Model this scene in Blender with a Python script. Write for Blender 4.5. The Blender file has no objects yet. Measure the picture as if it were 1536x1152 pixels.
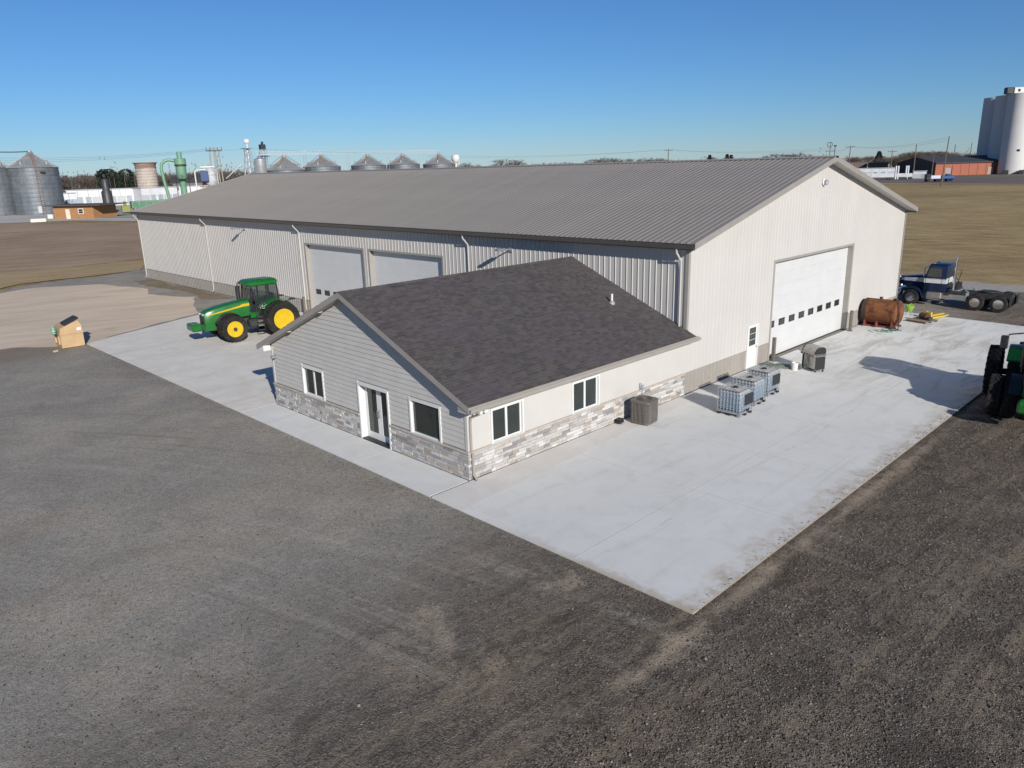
import bpy, bmesh, math, random
import numpy as np
from mathutils import Vector, Matrix, noise as mnoise
R = math.radians
random.seed(7); rng = np.random.default_rng(7)
scene = bpy.context.scene
col = scene.collection

# ------------------------------------------------------------------ camera, sky, sun, exposure
CAM = (-14.347, -16.647, 9.422); YAW, PITCH, ROLL, FPX = R(-44.431), R(-16.055), R(-1.588), 1128.47
def _basis():
    cy, sy = math.cos(YAW), math.sin(YAW)
    F = Vector((-sy*math.cos(PITCH), cy*math.cos(PITCH), math.sin(PITCH))); X = Vector((cy, sy, 0)); U = X.cross(F)
    c, s = math.cos(ROLL), math.sin(ROLL)
    return X*c+U*s, U*c-X*s, F
BX, BU, BF = _basis()
cam = bpy.data.cameras.new('camera'); cam.sensor_width = 36; cam.lens = 36*FPX/1536; cam.clip_start = .1; cam.clip_end = 9000
co = bpy.data.objects.new('camera', cam); col.objects.link(co)
co.matrix_world = Matrix(((BX.x, BU.x, -BF.x, CAM[0]), (BX.y, BU.y, -BF.y, CAM[1]), (BX.z, BU.z, -BF.z, CAM[2]), (0, 0, 0, 1)))
scene.camera = co
SUN_D = Vector((.9, 2.2, -1.02)).normalized()          # the way the sunlight travels
SUN_EL = math.asin(-SUN_D.z); SUN_ROT = math.atan2(-SUN_D.x, -SUN_D.y)
w = bpy.data.worlds.new('World'); scene.world = w; w.use_nodes = True
nt = w.node_tree; bg = nt.nodes['Background']
sk = nt.nodes.new('ShaderNodeTexSky'); sk.sky_type = 'NISHITA'; sk.sun_disc = False
sk.sun_elevation = SUN_EL; sk.sun_rotation = SUN_ROT; sk.altitude = 300; sk.air_density = 1.0; sk.dust_density = 0.0; sk.ozone_density = 10
nt.links.new(sk.outputs[0], bg.inputs[0]); bg.inputs[1].default_value = 0.066
sl = bpy.data.lights.new('sun', 'SUN'); sl.energy = 4.0; sl.angle = R(.53); sl.color = (1, .962, .9)
so = bpy.data.objects.new('sun', sl); col.objects.link(so); so.rotation_euler = SUN_D.to_track_quat('-Z', 'Y').to_euler(); so.location = (-30, -60, 60)
scene.view_settings.view_transform = 'Standard'; scene.view_settings.look = 'None'
scene.view_settings.exposure = 0.43; scene.view_settings.gamma = 1; scene.view_settings.use_curve_mapping = False
scene.render.engine = 'CYCLES'; scene.cycles.use_denoising = True; scene.cycles.max_bounces = 6
scene.cycles.transparent_max_bounces = 16

# ------------------------------------------------------------------ helpers
def ray(u, v):
    return BF + BX*((u-768)/FPX) - BU*((v-576)/FPX)
def at(u, v, z=0.0):                      # the point of height z seen in that direction
    k = ray(u, v); return Vector(CAM)+k*((z-CAM[2])/k.z)
def far(u, D, v=250):                     # ground point in a compass direction at horizontal distance D
    k = ray(u, v); k = Vector((k.x, k.y, 0)).normalized()
    return Vector((CAM[0]+k.x*D, CAM[1]+k.y*D, 0))
def zat(u, v, D):                         # height seen at that angle at horizontal distance D
    k = ray(u, v); return CAM[2]+k.z*D/math.hypot(k.x, k.y)
def bearing(u):                           # direction of view in plan
    k = ray(u, 250); return math.atan2(k.y, k.x)

class MB:
    def __init__(s): s.v = []; s.f = []; s.tone = []; s.t = 0.0; s.M = None
    def add(s, vs, fs):
        o = len(s.v)
        if s.M is not None: vs = [s.M @ Vector(p) for p in vs]
        s.v += [tuple(p) for p in vs]; s.f += [tuple(i+o for i in f) for f in fs]; s.tone += [s.t]*len(fs); return s
    def box(s, x0, x1, y0, y1, z0, z1):
        return s.add([(x0,y0,z0),(x1,y0,z0),(x1,y1,z0),(x0,y1,z0),(x0,y0,z1),(x1,y0,z1),(x1,y1,z1),(x0,y1,z1)],
                     [(0,3,2,1),(4,5,6,7),(0,1,5,4),(1,2,6,5),(2,3,7,6),(3,0,4,7)])
    def cbox(s, x0, x1, y0, y1, z0, z1, b=.02):        # box with chamfered edges
        b = min(b, (x1-x0)*.45, (y1-y0)*.45, (z1-z0)*.45); X = (x0, x1); Y = (y0, y1); Z = (z0, z1); vs = []; ix = {}
        for i in (0,1):
            for j in (0,1):
                for k in (0,1):
                    sx, sy, sz = (1-2*i)*b, (1-2*j)*b, (1-2*k)*b
                    for a, p in enumerate(((X[i], Y[j]+sy, Z[k]+sz), (X[i]+sx, Y[j], Z[k]+sz), (X[i]+sx, Y[j]+sy, Z[k]))):
                        ix[i,j,k,a] = len(vs); vs.append(p)
        q = lambda *c: tuple(ix[i] for i in c); fs = []
        for i in (0,1):
            fs += [q((i,0,0,0),(i,1,0,0),(i,1,1,0),(i,0,1,0))[::1 if i else -1], q((0,i,0,1),(1,i,0,1),(1,i,1,1),(0,i,1,1))[::-1 if i else 1], q((0,0,i,2),(1,0,i,2),(1,1,i,2),(0,1,i,2))[::1 if i else -1]]
            for j in (0,1):
                fs += [q((i,j,0,0),(i,j,1,0),(i,j,1,1),(i,j,0,1)), q((i,0,j,0),(i,1,j,0),(i,1,j,2),(i,0,j,2)), q((0,i,j,1),(1,i,j,1),(1,i,j,2),(0,i,j,2))]
                for k in (0,1): fs.append(q((i,j,k,0),(i,j,k,1),(i,j,k,2)))
        return s.add(vs, fs)
    def tube(s, pts, r, n=8, caps=True, r1=None):
        pts = [Vector(p) for p in pts]; m = len(pts); vs = []; fs = []; ref = None
        for i, p in enumerate(pts):
            d = (pts[min(i+1, m-1)]-pts[max(i-1, 0)]).normalized()
            if ref is None: ref = Vector((0,0,1)) if abs(d.z) < .9 else Vector((1,0,0))
            a = (ref-d*ref.dot(d)).normalized(); b = d.cross(a); ref = a
            rr = r if r1 is None else r+(r1-r)*i/max(m-1, 1)
            vs += [p+(a*math.cos(2*math.pi*k/n)+b*math.sin(2*math.pi*k/n))*rr for k in range(n)]
        for i in range(m-1):
            for k in range(n): fs.append((i*n+k, i*n+(k+1) % n, (i+1)*n+(k+1) % n, (i+1)*n+k))
        if caps: fs += [tuple(range(n))[::-1], tuple((m-1)*n+k for k in range(n))]
        return s.add(vs, fs)
    def lathe(s, prof, c=(0,0,0), axis='z', n=24, caps=True):    # profile of (radius, height)
        vs = []; fs = []; m = len(prof)
        for (r, h) in prof:
            for k in range(n):
                a = 2*math.pi*k/n; x, y = r*math.cos(a), r*math.sin(a)
                vs.append({'z': (c[0]+x, c[1]+y, c[2]+h), 'y': (c[0]+x, c[1]+h, c[2]+y), 'x': (c[0]+h, c[1]+x, c[2]+y)}[axis])
        for i in range(m-1):
            for k in range(n): fs.append((i*n+k, i*n+(k+1) % n, (i+1)*n+(k+1) % n, (i+1)*n+k))
        if caps: fs += [tuple(range(n))[::-1], tuple((m-1)*n+k for k in range(n))]
        return s.add(vs, fs)
    def prism(s, pts, d0, d1, plane='xz'):             # outline extruded along the third axis
        mp = {'xz': lambda a, b, d: (a, d, b), 'yz': lambda a, b, d: (d, a, b), 'xy': lambda a, b, d: (a, b, d)}[plane]; n = len(pts)
        vs = [mp(a, b, d0) for a, b in pts]+[mp(a, b, d1) for a, b in pts]
        return s.add(vs, [tuple(range(n)), tuple(range(n, 2*n))[::-1]]+[(i, (i+1) % n, n+(i+1) % n, n+i) for i in range(n)])
    def loft(s, rings, closed=True):
        n = len(rings[0]); vs = [p for r in rings for p in r]; fs = []
        for i in range(len(rings)-1):
            for k in range(n if closed else n-1): fs.append((i*n+k, i*n+(k+1) % n, (i+1)*n+(k+1) % n, (i+1)*n+k))
        if closed: fs += [tuple(range(n))[::-1], tuple((len(rings)-1)*n+k for k in range(n))]
        return s.add(vs, fs)
    def mesh(s, name, m, smooth=0, fix=True):
        me = bpy.data.meshes.new(name); me.from_pydata(s.v, [], s.f)
        if fix and len(s.f) < 60000:
            b = bmesh.new(); b.from_mesh(me)
            bmesh.ops.recalc_face_normals(b, faces=b.faces); b.to_mesh(me); b.free()
        a = me.attributes.new('tone', 'FLOAT', 'FACE'); a.data.foreach_set('value', s.tone)
        if m: me.materials.append(m)
        if smooth:
            me.polygons.foreach_set('use_smooth', [True]*len(me.polygons)); me.set_sharp_from_angle(angle=R(smooth))
        return me
    def build(s, name, m, parent=None, smooth=0, fix=True, **kw):
        return link(name, s.mesh(name, m, smooth, fix), parent, **kw)
def link(name, me, parent=None, loc=(0,0,0), rot=(0,0,0), scale=(1,1,1)):
    o = bpy.data.objects.new(name, me); col.objects.link(o); o.parent = parent; o.location = loc; o.rotation_euler = rot; o.scale = scale; return o
def tag(o, label=None, cat=None, group=None, kind=None):
    if label: o['label'] = label
    if cat: o['category'] = cat
    if group: o['group'] = group
    if kind: o['kind'] = kind
    return o
def thing(name, label, cat, loc=(0,0,0), rz=0, group=None):
    return tag(link(name, None, None, loc, (0,0,rz)), label, cat, group)
def part(name, parent, loc=(0,0,0), rot=(0,0,0)): return link(name, None, parent, loc, rot)
def copy_tree(o, parent=None):
    c = o.copy(); col.objects.link(c); c.parent = parent
    for ch in list(o.children): copy_tree(ch, c)
    return c

# ------------------------------------------------------------------ material helpers
class NT:
    def __init__(s, name):
        s.m = bpy.data.materials.new(name); s.m.use_nodes = True; s.t = s.m.node_tree; s.b = s.t.nodes['Principled BSDF']
        s.tc = s.t.nodes.new('ShaderNodeTexCoord'); s.co = s.tc.outputs['Object']
    def put(s, sock, v):
        if isinstance(v, bpy.types.NodeSocket): s.t.links.new(v, sock)
        elif v is not None:
            if hasattr(sock.default_value, '__len__') and not hasattr(v, '__len__'): v = (v,)*3
            if hasattr(v, '__len__') and len(v) == 3 and len(sock.default_value) == 4: v = (*v, 1)
            sock.default_value = v
    def map(s, sc=(1,1,1), loc=(0,0,0), rot=(0,0,0), vec=None):
        n = s.t.nodes.new('ShaderNodeMapping'); s.put(n.inputs[0], vec or s.co); n.inputs['Scale'].default_value = sc; n.inputs['Location'].default_value = loc; n.inputs['Rotation'].default_value = rot; return n.outputs[0]
    def noise(s, scale, detail=4, rough=.55, dist=0, vec=None):
        n = s.t.nodes.new('ShaderNodeTexNoise'); s.put(n.inputs['Vector'], vec or s.co); n.inputs['Scale'].default_value = scale; n.inputs['Detail'].default_value = detail; n.inputs['Roughness'].default_value = rough; n.inputs['Distortion'].default_value = dist; return n.outputs['Fac']
    def voro(s, scale, out='Distance', vec=None, feature='F1'):
        n = s.t.nodes.new('ShaderNodeTexVoronoi'); n.feature = feature; s.put(n.inputs['Vector'], vec or s.co); n.inputs['Scale'].default_value = scale; return n.outputs[out]
    def math(s, op, a, b=0, c=0, clamp=False):
        n = s.t.nodes.new('ShaderNodeMath'); n.operation = op; n.use_clamp = clamp
        for i, v in enumerate((a, b, c)): s.put(n.inputs[i], v)
        return n.outputs[0]
    def step(s, v, lo, hi, a=0, b=1):
        n = s.t.nodes.new('ShaderNodeMapRange'); n.interpolation_type = 'SMOOTHSTEP'
        for i, x in enumerate((v, lo, hi, a, b)): s.put(n.inputs[i], x)
        return n.outputs[0]
    def mix(s, f, a, b, mode='MIX'):
        n = s.t.nodes.new('ShaderNodeMix'); n.data_type = 'RGBA'; n.blend_type = mode; s.put(n.inputs[0], f); s.put(n.inputs[6], a); s.put(n.inputs[7], b); return n.outputs[2]
    def ramp(s, f, stops):
        n = s.t.nodes.new('ShaderNodeValToRGB'); s.put(n.inputs[0], f); e = n.color_ramp.elements
        while len(e) < len(stops): e.new(.5)
        for i, (p, c) in enumerate(stops): e[i].position = p; e[i].color = (*c, 1) if hasattr(c, '__len__') else (c, c, c, 1)
        return n.outputs[0]
    def xyz(s, vec=None):
        n = s.t.nodes.new('ShaderNodeSeparateXYZ'); s.put(n.inputs[0], vec or s.co); return n.outputs
    def attr(s, name):
        n = s.t.nodes.new('ShaderNodeAttribute'); n.attribute_name = name; return n.outputs['Fac']
    def rnd(s): return s.t.nodes.new('ShaderNodeObjectInfo').outputs['Random']
    def bump(s, h, st=.5, d=.02, prev=None):
        n = s.t.nodes.new('ShaderNodeBump'); s.put(n.inputs['Height'], h); n.inputs['Strength'].default_value = st; n.inputs['Distance'].default_value = d
        if prev: s.put(n.inputs['Normal'], prev)
        s.put(s.b.inputs['Normal'], n.outputs[0]); return n.outputs[0]
    def done(s, colr, rough=.6, metal=0, spec=None):
        s.put(s.b.inputs['Base Color'], colr); s.put(s.b.inputs['Roughness'], rough); s.put(s.b.inputs['Metallic'], metal)
        if spec is not None: s.b.inputs['Specular IOR Level'].default_value = spec
        return s.m
def plain(name, c, rough=.5, metal=0, var=.12, sc=3, bump=0, spec=None, dirt=0, piece=0):
    t = NT(name); f = t.noise(sc, 5, .6); c2 = tuple(x*(1-var) for x in c); c3 = tuple(min(1, x*(1+var)) for x in c)
    cc = t.ramp(f, [(.3, c2), (.7, c3)])
    if piece: cc = t.mix(1, cc, t.ramp(t.rnd(), [(0, 1-piece), (1, 1)]), 'MULTIPLY'); cc = t.mix(t.step(t.noise(1, 5, .65, .3, t.map((5, 5, .25))), .5, .8, 0, .05), cc, (.25,.22,.19))
    if dirt: cc = t.mix(t.math('MULTIPLY', t.step(t.noise(1.7, 6, .7), .45, .75), dirt), cc, (.16, .13, .1))
    if bump: t.bump(t.noise(sc*14, 3), bump, .01)
    return t.done(cc, t.step(f, .2, .8, rough*.85, min(1, rough*1.15)), metal, spec)

# ------------------------------------------------------------------ materials of the ground
def gravel_mat():
    t = NT('gravel'); x, y, z = t.xyz()
    big = t.noise(.07, 4, .6); med = t.noise(.6, 5, .65); fine = t.noise(9, 4, .7)
    # the right-hand and near part is coarse and loose, the left part is rolled fine
    side = t.math('ADD', t.math('MULTIPLY', y, -1), t.math('MULTIPLY', big, 9))
    coarse = t.step(side, 4, 14)
    st = t.voro(38, 'Color'); stn = t.xyz(st)[0]; vd = t.voro(38, 'Distance'); big_st = t.voro(15, 'Color'); bd = t.voro(15, 'Distance')
    st2 = t.xyz(t.voro(75, 'Color'))[1]; vd2 = t.voro(75)
    fines = t.ramp(t.math('ADD', t.math('MULTIPLY', st2, .5), t.math('MULTIPLY', fine, .55)), [(.2, (.12,.11,.094)), (.5, (.264,.246,.211)), (.8, (.41,.377,.33))])
    crs = t.ramp(t.math('ADD', t.math('MULTIPLY', stn, .6), t.math('MULTIPLY', fine, .4)), [(.15, (.042,.034,.027)), (.45, (.122,.1,.08)), (.72, (.2,.168,.135)), (.92, (.35,.3,.25))])
    c = t.mix(coarse, fines, crs)
    pick = t.math('MULTIPLY', t.step(t.xyz(big_st)[2], .86, .88), t.step(bd, .34, .26)); c = t.mix(t.math('MULTIPLY', pick, t.math('ADD', t.math('MULTIPLY', coarse, .4), .25)), c, t.ramp(t.xyz(big_st)[0], [(.2, (.075,.065,.055)), (.6, (.2,.175,.15)), (.95, (.4,.36,.32))]))
    c = t.mix(t.step(med, .35, .75, 0, .4), c, t.mix(1, c, (.68,.64,.61), 'MULTIPLY'))
    c = t.mix(t.step(t.noise(.22, 5, .65, .4), .45, .62, 0, .6), c, t.mix(1, c, (1.26,1.2,1.14), 'MULTIPLY'))
    c = t.mix(t.step(t.noise(.11, 6, .7, .8, t.map((1,1,1), (13,5,0))), .5, .62, 0, .5), c, t.mix(1, c, (.8,.76,.73), 'MULTIPLY'))
    # wheel tracks: rows along the slab edge on the right, wide arcs on the left and in front
    def arcs(cx, cy, k, lo, hi, amt, colr, c, soft=.42):
        dx = t.math('SUBTRACT', x, cx); dy = t.math('SUBTRACT', y, cy)
        rad = t.math('SQRT', t.math('ADD', t.math('MULTIPLY', dx, dx), t.math('MULTIPLY', dy, dy))); ang = t.math('ARCTAN2', dy, dx)
        v = t.t.nodes.new('ShaderNodeCombineXYZ'); t.put(v.inputs[0], t.math('MULTIPLY', rad, k)); t.put(v.inputs[1], t.math('MULTIPLY', ang, 2.6))
        n = t.noise(1, 6, .68, 0, v.outputs[0])
        m = t.math('MULTIPLY', t.math('MULTIPLY', t.step(n, lo, hi), t.step(t.noise(.19, 4, .6, .3, t.map((1,1,1), (cx,cy,0))), soft, .6)), t.step(fine, .3, .6, .35, 1)); return t.mix(t.math('MULTIPLY', m, amt), c, colr)
    c = arcs(-43.6, -11.7, 1.5, .53, .63, .5, (.37,.335,.28), c, .36)
    c = arcs(-43.6, -11.7, 2.3, .57, .65, .5, (.125,.112,.094), c, .36)
    c = arcs(-26, 46, .8, .54, .7, .3, (.15,.137,.117), c)
    sv = t.map((.1, 1.5, 1), vec=t.map(rot=(0,0,R(3)))); s1 = t.noise(1, 7, .72, .9, sv); s2 = t.noise(1.3, 7, .75, .6, t.map((.5, 1, 1), (4,9,0))); edge_ = t.math('MULTIPLY', coarse, t.step(fine, .25, .6, .4, 1))
    c = t.mix(t.math('MULTIPLY', t.step(s1, .49, .6, 0, .75), edge_), c, (.25,.198,.142))
    c = t.mix(t.math('MULTIPLY', t.step(s2, .5, .6, 0, .65), edge_), c, (.05,.042,.035))
    c = t.mix(t.math('MULTIPLY', t.step(t.noise(.5, 6, .75, .7, t.map((1,1,1), (21,3,0))), .55, .68, 0, .55), edge_), c, (.2,.165,.128))
    cl = t.noise(5.5, 5, .8); c = t.mix(t.math('MULTIPLY', t.step(cl, .56, .66, 0, .7), coarse), c, (.038,.032,.027))
    c = arcs(-2, -24, 1.5, .54, .64, .5, (.27,.22,.165), c, .47)
    # tan dirt carried off the corner and the edge of the slab
    d1 = t.math('ADD', t.math('ABSOLUTE', t.math('ADD', y, 9.42)), t.math('MULTIPLY', t.noise(.9, 5, .65), 1.3))
    strip = t.math('MULTIPLY', t.step(d1, 1.0, .5), t.math('MULTIPLY', t.step(x, -5.2, -4), t.step(x, 19, 8, .25, 1)))
    d2 = t.math('MULTIPLY', t.step(t.noise(.45, 6, .7, .6), .56, .68), t.math('MULTIPLY', t.step(x, -9, -4.5), t.step(x, 1, -1.6)))
    d2 = t.math('MULTIPLY', d2, t.math('MULTIPLY', t.step(y, -11, -8), t.step(y, -.5, -4)))
    tan = t.math('MAXIMUM', strip, t.math('MULTIPLY', d2, .8))
    tan = t.math('MULTIPLY', tan, t.step(t.noise(6, 4, .7), .25, .6, .62, 1))
    c = t.mix(tan, c, (.385,.308,.222))
    # darker damp ground beside the sand
    c = t.mix(t.math('MULTIPLY', t.math('MULTIPLY', t.step(y, 29.5, 32), t.step(x, -1.5, -3.5)), .55), c, (.2,.145,.1))
    h = t.math('ADD', t.math('MULTIPLY', t.math('SUBTRACT', 1, vd), t.math('MULTIPLY', coarse, 1.6)), t.math('MULTIPLY', t.math('SUBTRACT', 1, vd2), .35))
    h = t.math('ADD', t.math('ADD', h, t.math('MULTIPLY', pick, t.math('MULTIPLY', coarse, 2))), t.math('ADD', t.math('MULTIPLY', med, 2.5), t.math('ADD', t.math('MULTIPLY', fine, 1.2), t.math('MULTIPLY', t.math('MULTIPLY', cl, coarse), 5)))); t.bump(h, .6, .026)
    return t.done(c, .95, 0, .15)
def concrete_mat(name, base, tint, dirty=0, edge=False, streak=0):
    t = NT(name); x, y, z = t.xyz()
    c = t.ramp(t.noise(.35, 5, .6, .3), [(.3, tuple(k*.93 for k in base)), (.7, base)])
    c = t.mix(t.step(t.noise(1.1, 7, .72, .6), .45, .75, 0, .5), c, tint)
    s = t.noise(1, 6, .7, .5, t.map((.16, 1.5, 1)))              # broom and tyre streaks along the drive
    c = t.mix(t.step(s, .5, .72, 0, .28+streak), c, t.mix(1, c, (.62,.61,.6), 'MULTIPLY'))
    far_d = t.math('MULTIPLY', t.step(x, 13, 24), t.step(t.noise(1, 6, .75, .8, t.map((.22, .8, 1), (3,1,0))), .46, .64))
    if dirty != 2: c = t.mix(t.math('MULTIPLY', far_d, .62), c, (.37,.33,.28))
    if edge:
        e = t.math('ADD', y, t.math('MULTIPLY', t.noise(.7, 6, .7), 1.9)); c = t.mix(t.math('MULTIPLY', t.step(e, -7.25, -7.95), t.step(t.noise(2.2, 6, .75), .4, .62, .15, .8)), c, (.42,.35,.27))
        c = t.mix(t.step(y, -9.068, -9.079), c, (.26,.21,.16))
        l = t.math('ABSOLUTE', t.math('ADD', t.math('ADD', y, 6.05), t.math('MULTIPLY', t.math('SUBTRACT', t.noise(.13, 2), .5), 2.2)))
        l = t.math('ADD', l, t.math('MULTIPLY', t.noise(5, 5, .7), .42))
        c = t.mix(t.math('MULTIPLY', t.step(l, .3, .13), t.step(t.noise(.8, 5, .7), .38, .62, .05, .55)), c, (.36,.325,.275))
        q = t.math('MULTIPLY', t.step(t.math('ADD', t.math('MULTIPLY', x, -1), t.math('MULTIPLY', t.noise(1.5, 6, .75), .9)), 1.75, 2.0), t.step(y, -2, -7)); c = t.mix(t.math('MULTIPLY', q, .7), c, (.42,.35,.27))
    if dirty: c = t.mix(t.step(t.noise(.8, 6, .7, .8), .38, .7, 0, .75), c, tint)
    c = t.mix(t.step(t.noise(22, 3, .6), .6, .75, 0, .12), c, (.25,.24,.23))
    t.bump(t.noise(30, 4), .15, .006)
    return t.done(c, .85, 0, .25)
def field_mat(name, cols, ang, sx, sy, sc=1, bump=.3):
    t = NT(name); v = t.map((sx*sc, sy*sc, 1), vec=t.map(rot=(0,0,-ang))); x0 = t.noise(1, 7, .68, .4, v); patch = t.noise(.035*sc, 5, .65, .5); fine = t.noise(2.2*sc, 6, .75)
    f = t.math('ADD', t.math('ADD', t.math('MULTIPLY', x0, .55), t.math('MULTIPLY', patch, .45)), t.math('MULTIPLY', fine, .33))
    n = len(cols); c = t.ramp(f, [(.42+.4*i/(n-1), k) for i, k in enumerate(cols)])
    c = t.mix(t.step(t.noise(7*sc, 4, .7), .52, .7, 0, .35), c, t.mix(1, c, (.55,.52,.5), 'MULTIPLY'))
    t.bump(t.math('ADD', fine, x0), bump, .15); return t.done(c, .95, 0, .1)
def sand_mat():
    t = NT('sand'); c = t.ramp(t.noise(1, 6, .65, .5, t.map((.14, .6, 1), vec=t.map(rot=(0,0,R(-165))))), [(.3, (.5,.4,.295)), (.55, (.6,.49,.375)), (.75, (.66,.55,.43))])
    c = t.mix(t.step(t.noise(.22, 6, .7, .5), .56, .72, 0, .45), c, (.42,.335,.245)); t.bump(t.noise(3, 6, .7), .35, .06); return t.done(c, .95, 0, .1)

GRAVEL = gravel_mat()
CONC = concrete_mat('concrete', (.675,.668,.632), (.52,.505,.465), edge=True)
CONC_OLD = concrete_mat('older_concrete', (.7,.665,.6), (.58,.53,.46), dirty=1, streak=.25)
CONC_WALK = concrete_mat('walk_concrete', (.655,.66,.64), (.58,.565,.53), dirty=2)
CONC_SIDE = concrete_mat('side_walk_concrete', (.66,.635,.6), (.58,.54,.49), dirty=1)
VA = bearing(1430)
GRASS = field_mat('dry_grass_field', [(.1,.067,.038), (.22,.155,.078), (.335,.245,.12), (.44,.34,.19)], R(105), .22, .6)
STUBBLE = field_mat('stubble', [(.17,.117,.074), (.3,.212,.14), (.43,.32,.222)], R(164), .12, .55)
VERGE = field_mat('dry_verge', [(.22,.157,.085), (.34,.25,.135), (.44,.345,.2)], R(164), .15, .6, 1.4)
PLOW = field_mat('dark_field', [(.1,.084,.076), (.15,.126,.112), (.2,.17,.15)], R(105), .05, .4)
GREYDIRT = field_mat('grey_dirt', [(.24,.22,.195), (.33,.3,.265), (.42,.38,.33)], R(164), .15, .6, 1.5)
ROAD = field_mat('road_surface', [(.33,.31,.285), (.43,.405,.375), (.52,.49,.455)], R(164), .05, .5)
SAND = sand_mat(); BROWN = field_mat('brown_dirt', [(.13,.1,.07), (.2,.155,.11), (.28,.22,.155)], R(164), .3, .8, 1.8)

# ------------------------------------------------------------------ ground
def sheet(name, pts, m, z, rag=0, step=1.5, kind='structure', seed=0):
    out = []; n = len(pts); r = random.Random(seed+n)
    for i in range(n):
        a, b = Vector(pts[i]), Vector(pts[(i+1) % n]); L = (b-a).length; k = max(1, int(L/step)) if rag else 1; nv = Vector((b.y-a.y, a.x-b.x))/max(L, 1e-6)
        for j in range(k):
            p = a+(b-a)*(j/k)
            if rag: p = p+nv*rag*(mnoise.noise((p.x/(step*5), p.y/(step*5), seed))*1.6+r.uniform(-.45, .45))
            out.append((p.x, p.y, z))
    mb = MB(); mb.add(out, [tuple(range(len(out)))]); me = mb.mesh(name, m, fix=False)
    if me.polygons[0].normal.z < 0: me.flip_normals()
    return tag(link(name, me), kind=kind)
S = 6000
sheet('ground', [(-S,-S), (S,-S), (S,S), (-S,S)], GRASS, -.16)
sheet('gravel_yard', [(-90,-120), (60,-120), (49,-9), (47.5,2), (50,22), (46,40), (41,66), (14,68.5), (3,66), (-8,56), (-120,40)], GRAVEL, -.045, .7, .8, seed=3)
sheet('sand_patch', [(-2.4,32.5), (2.2,34.9), (7.4,37.4), (8.6,42), (10.2,45), (8.2,50), (9.2,54), (7.6,60.5), (3,63.2), (-4,61), (-16,56), (-30,49), (-30,40), (-12,36), (-5,35)], SAND, -.04, .28, .7, seed=5)
sheet('dirt_strip', [(9.9,43), (11.9,41.5), (12.0,60), (10.4,60), (9.9,55), (11,50)], BROWN, -.035, .3, .8, seed=6)
sheet('stubble_field', [(19,80.5), (3.5,80.5), (-140,37), (-260,120), (-60,240), (27,197), (46,163), (58,140), (70,90)], STUBBLE, -.13, .8, 3, seed=8)
sheet('grass_verge', [(19,79), (14.5,69.5), (3,68), (-8,58), (-120,42), (-140,38), (2.5,80)], VERGE, -.09, .5, 1.5, seed=9)
sheet('road', [(-120,300), (41,190), (60,140), (66,142), (62,168), (50,195), (48,245), (-90,420)], ROAD, -.10, .6, 4, seed=10)
sheet('farm_yard', [(-120,330), (45,228), (50,196), (64,170), (150,170), (190,420), (-20,480)], GREYDIRT, -.12, 1, 5, seed=11)
sheet('track', [(48,-30), (52.5,-30), (52,2), (56,24), (50,24), (47.5,2)], GREYDIRT, -.05, .5, 1.2, seed=12)
sheet('dark_field', [(274,60), (262,14), (320,-60), (520,-60), (520,60), (412,92), (395,118), (420,190), (380,200), (300,118)], PLOW, -.12, 1.2, 5, seed=13)
sheet('field_edge', [(287,93), (273,44), (262,-20), (266,-20), (278,44), (296,96), (330,150), (322,150)], VERGE, -.09, .9, 3, seed=14)
# ------------------------------------------------------------------ concrete
apron = tag(link('concrete_apron', None), kind='structure')
def slab(pts, m, top=0.0, th=.17):
    g = .003; c = sum((Vector(p) for p in pts), Vector((0,0)))/len(pts); ps = []
    for p in pts: d = Vector(p)-c; ps.append(tuple(Vector(p)-Vector((math.copysign(g, d.x), math.copysign(g, d.y)))))
    mb = MB(); mb.prism(ps, top-th, top, 'xy'); return mb.build('concrete_slab', m, apron)
PX0, PY0 = -1.6, -9.08
for y0, y1 in ((0, 4.1), (4.1, 8.2), (8.2, 12.3)): slab([(PX0,y0), (-.06,y0), (-.06,y1), (PX0,y1)], CONC_WALK)
for (a, b) in ((PX0, 4), (4, 8), (8, 12.1)):
    f = lambda x: -1.47+.055*(x+1.6)
    slab([(a,f(a)), (b,f(b)), (b,-.06), (a,-.06)], CONC_SIDE)
f = lambda x: -1.47+.055*(x+1.6)
xs = [PX0, 4, 8, 12.1]
for a, b in zip(xs, xs[1:]):
    slab([(a,PY0), (b,PY0), (b,-5.6), (a,-5.6)], CONC); slab([(a,-5.6), (b,-5.6), (b,f(b)), (a,f(a))], CONC)
xs = [12.1, 18.1, 24.1, 30.0, 35.4]
for a, b in zip(xs, xs[1:]):
    e = 36.2 if b > 35 else b
    slab([(a,PY0), (b,PY0), (b+(e-b)*.45,-5.6), (a,-5.6)], CONC); slab([(a,-5.6), (b+(e-b)*.45,-5.6), (e,-.06), (a,-.06)], CONC)
ed = lambda x: 32.6+.46*(x+1.6)
xs = [PX0, 3, 7.5, 12.05]; ys = [12.36, 19, 26]
for a, b in zip(xs, xs[1:]):
    for c, d in zip(ys, ys[1:]): slab([(a,c), (b,c), (b,d), (a,d)], CONC_OLD)
    slab([(a,26), (b,26), (b,ed(b)), (a,ed(a))], CONC_OLD)

m = MB(); m.box(-.058, -.002, -.2, 12.3, -.17, -.012); m.box(PX0+.02, 12.1, -.058, -.002, -.17, -.012); m.box(12.13, 36, -.058, -.004, -.17, -.012); m.box(PX0+.02, 12.05, 12.302, 12.358, -.17, -.012)
m.build('expansion_joint', plain('joint_filler', (.05,.047,.043), .9), apron)

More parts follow.
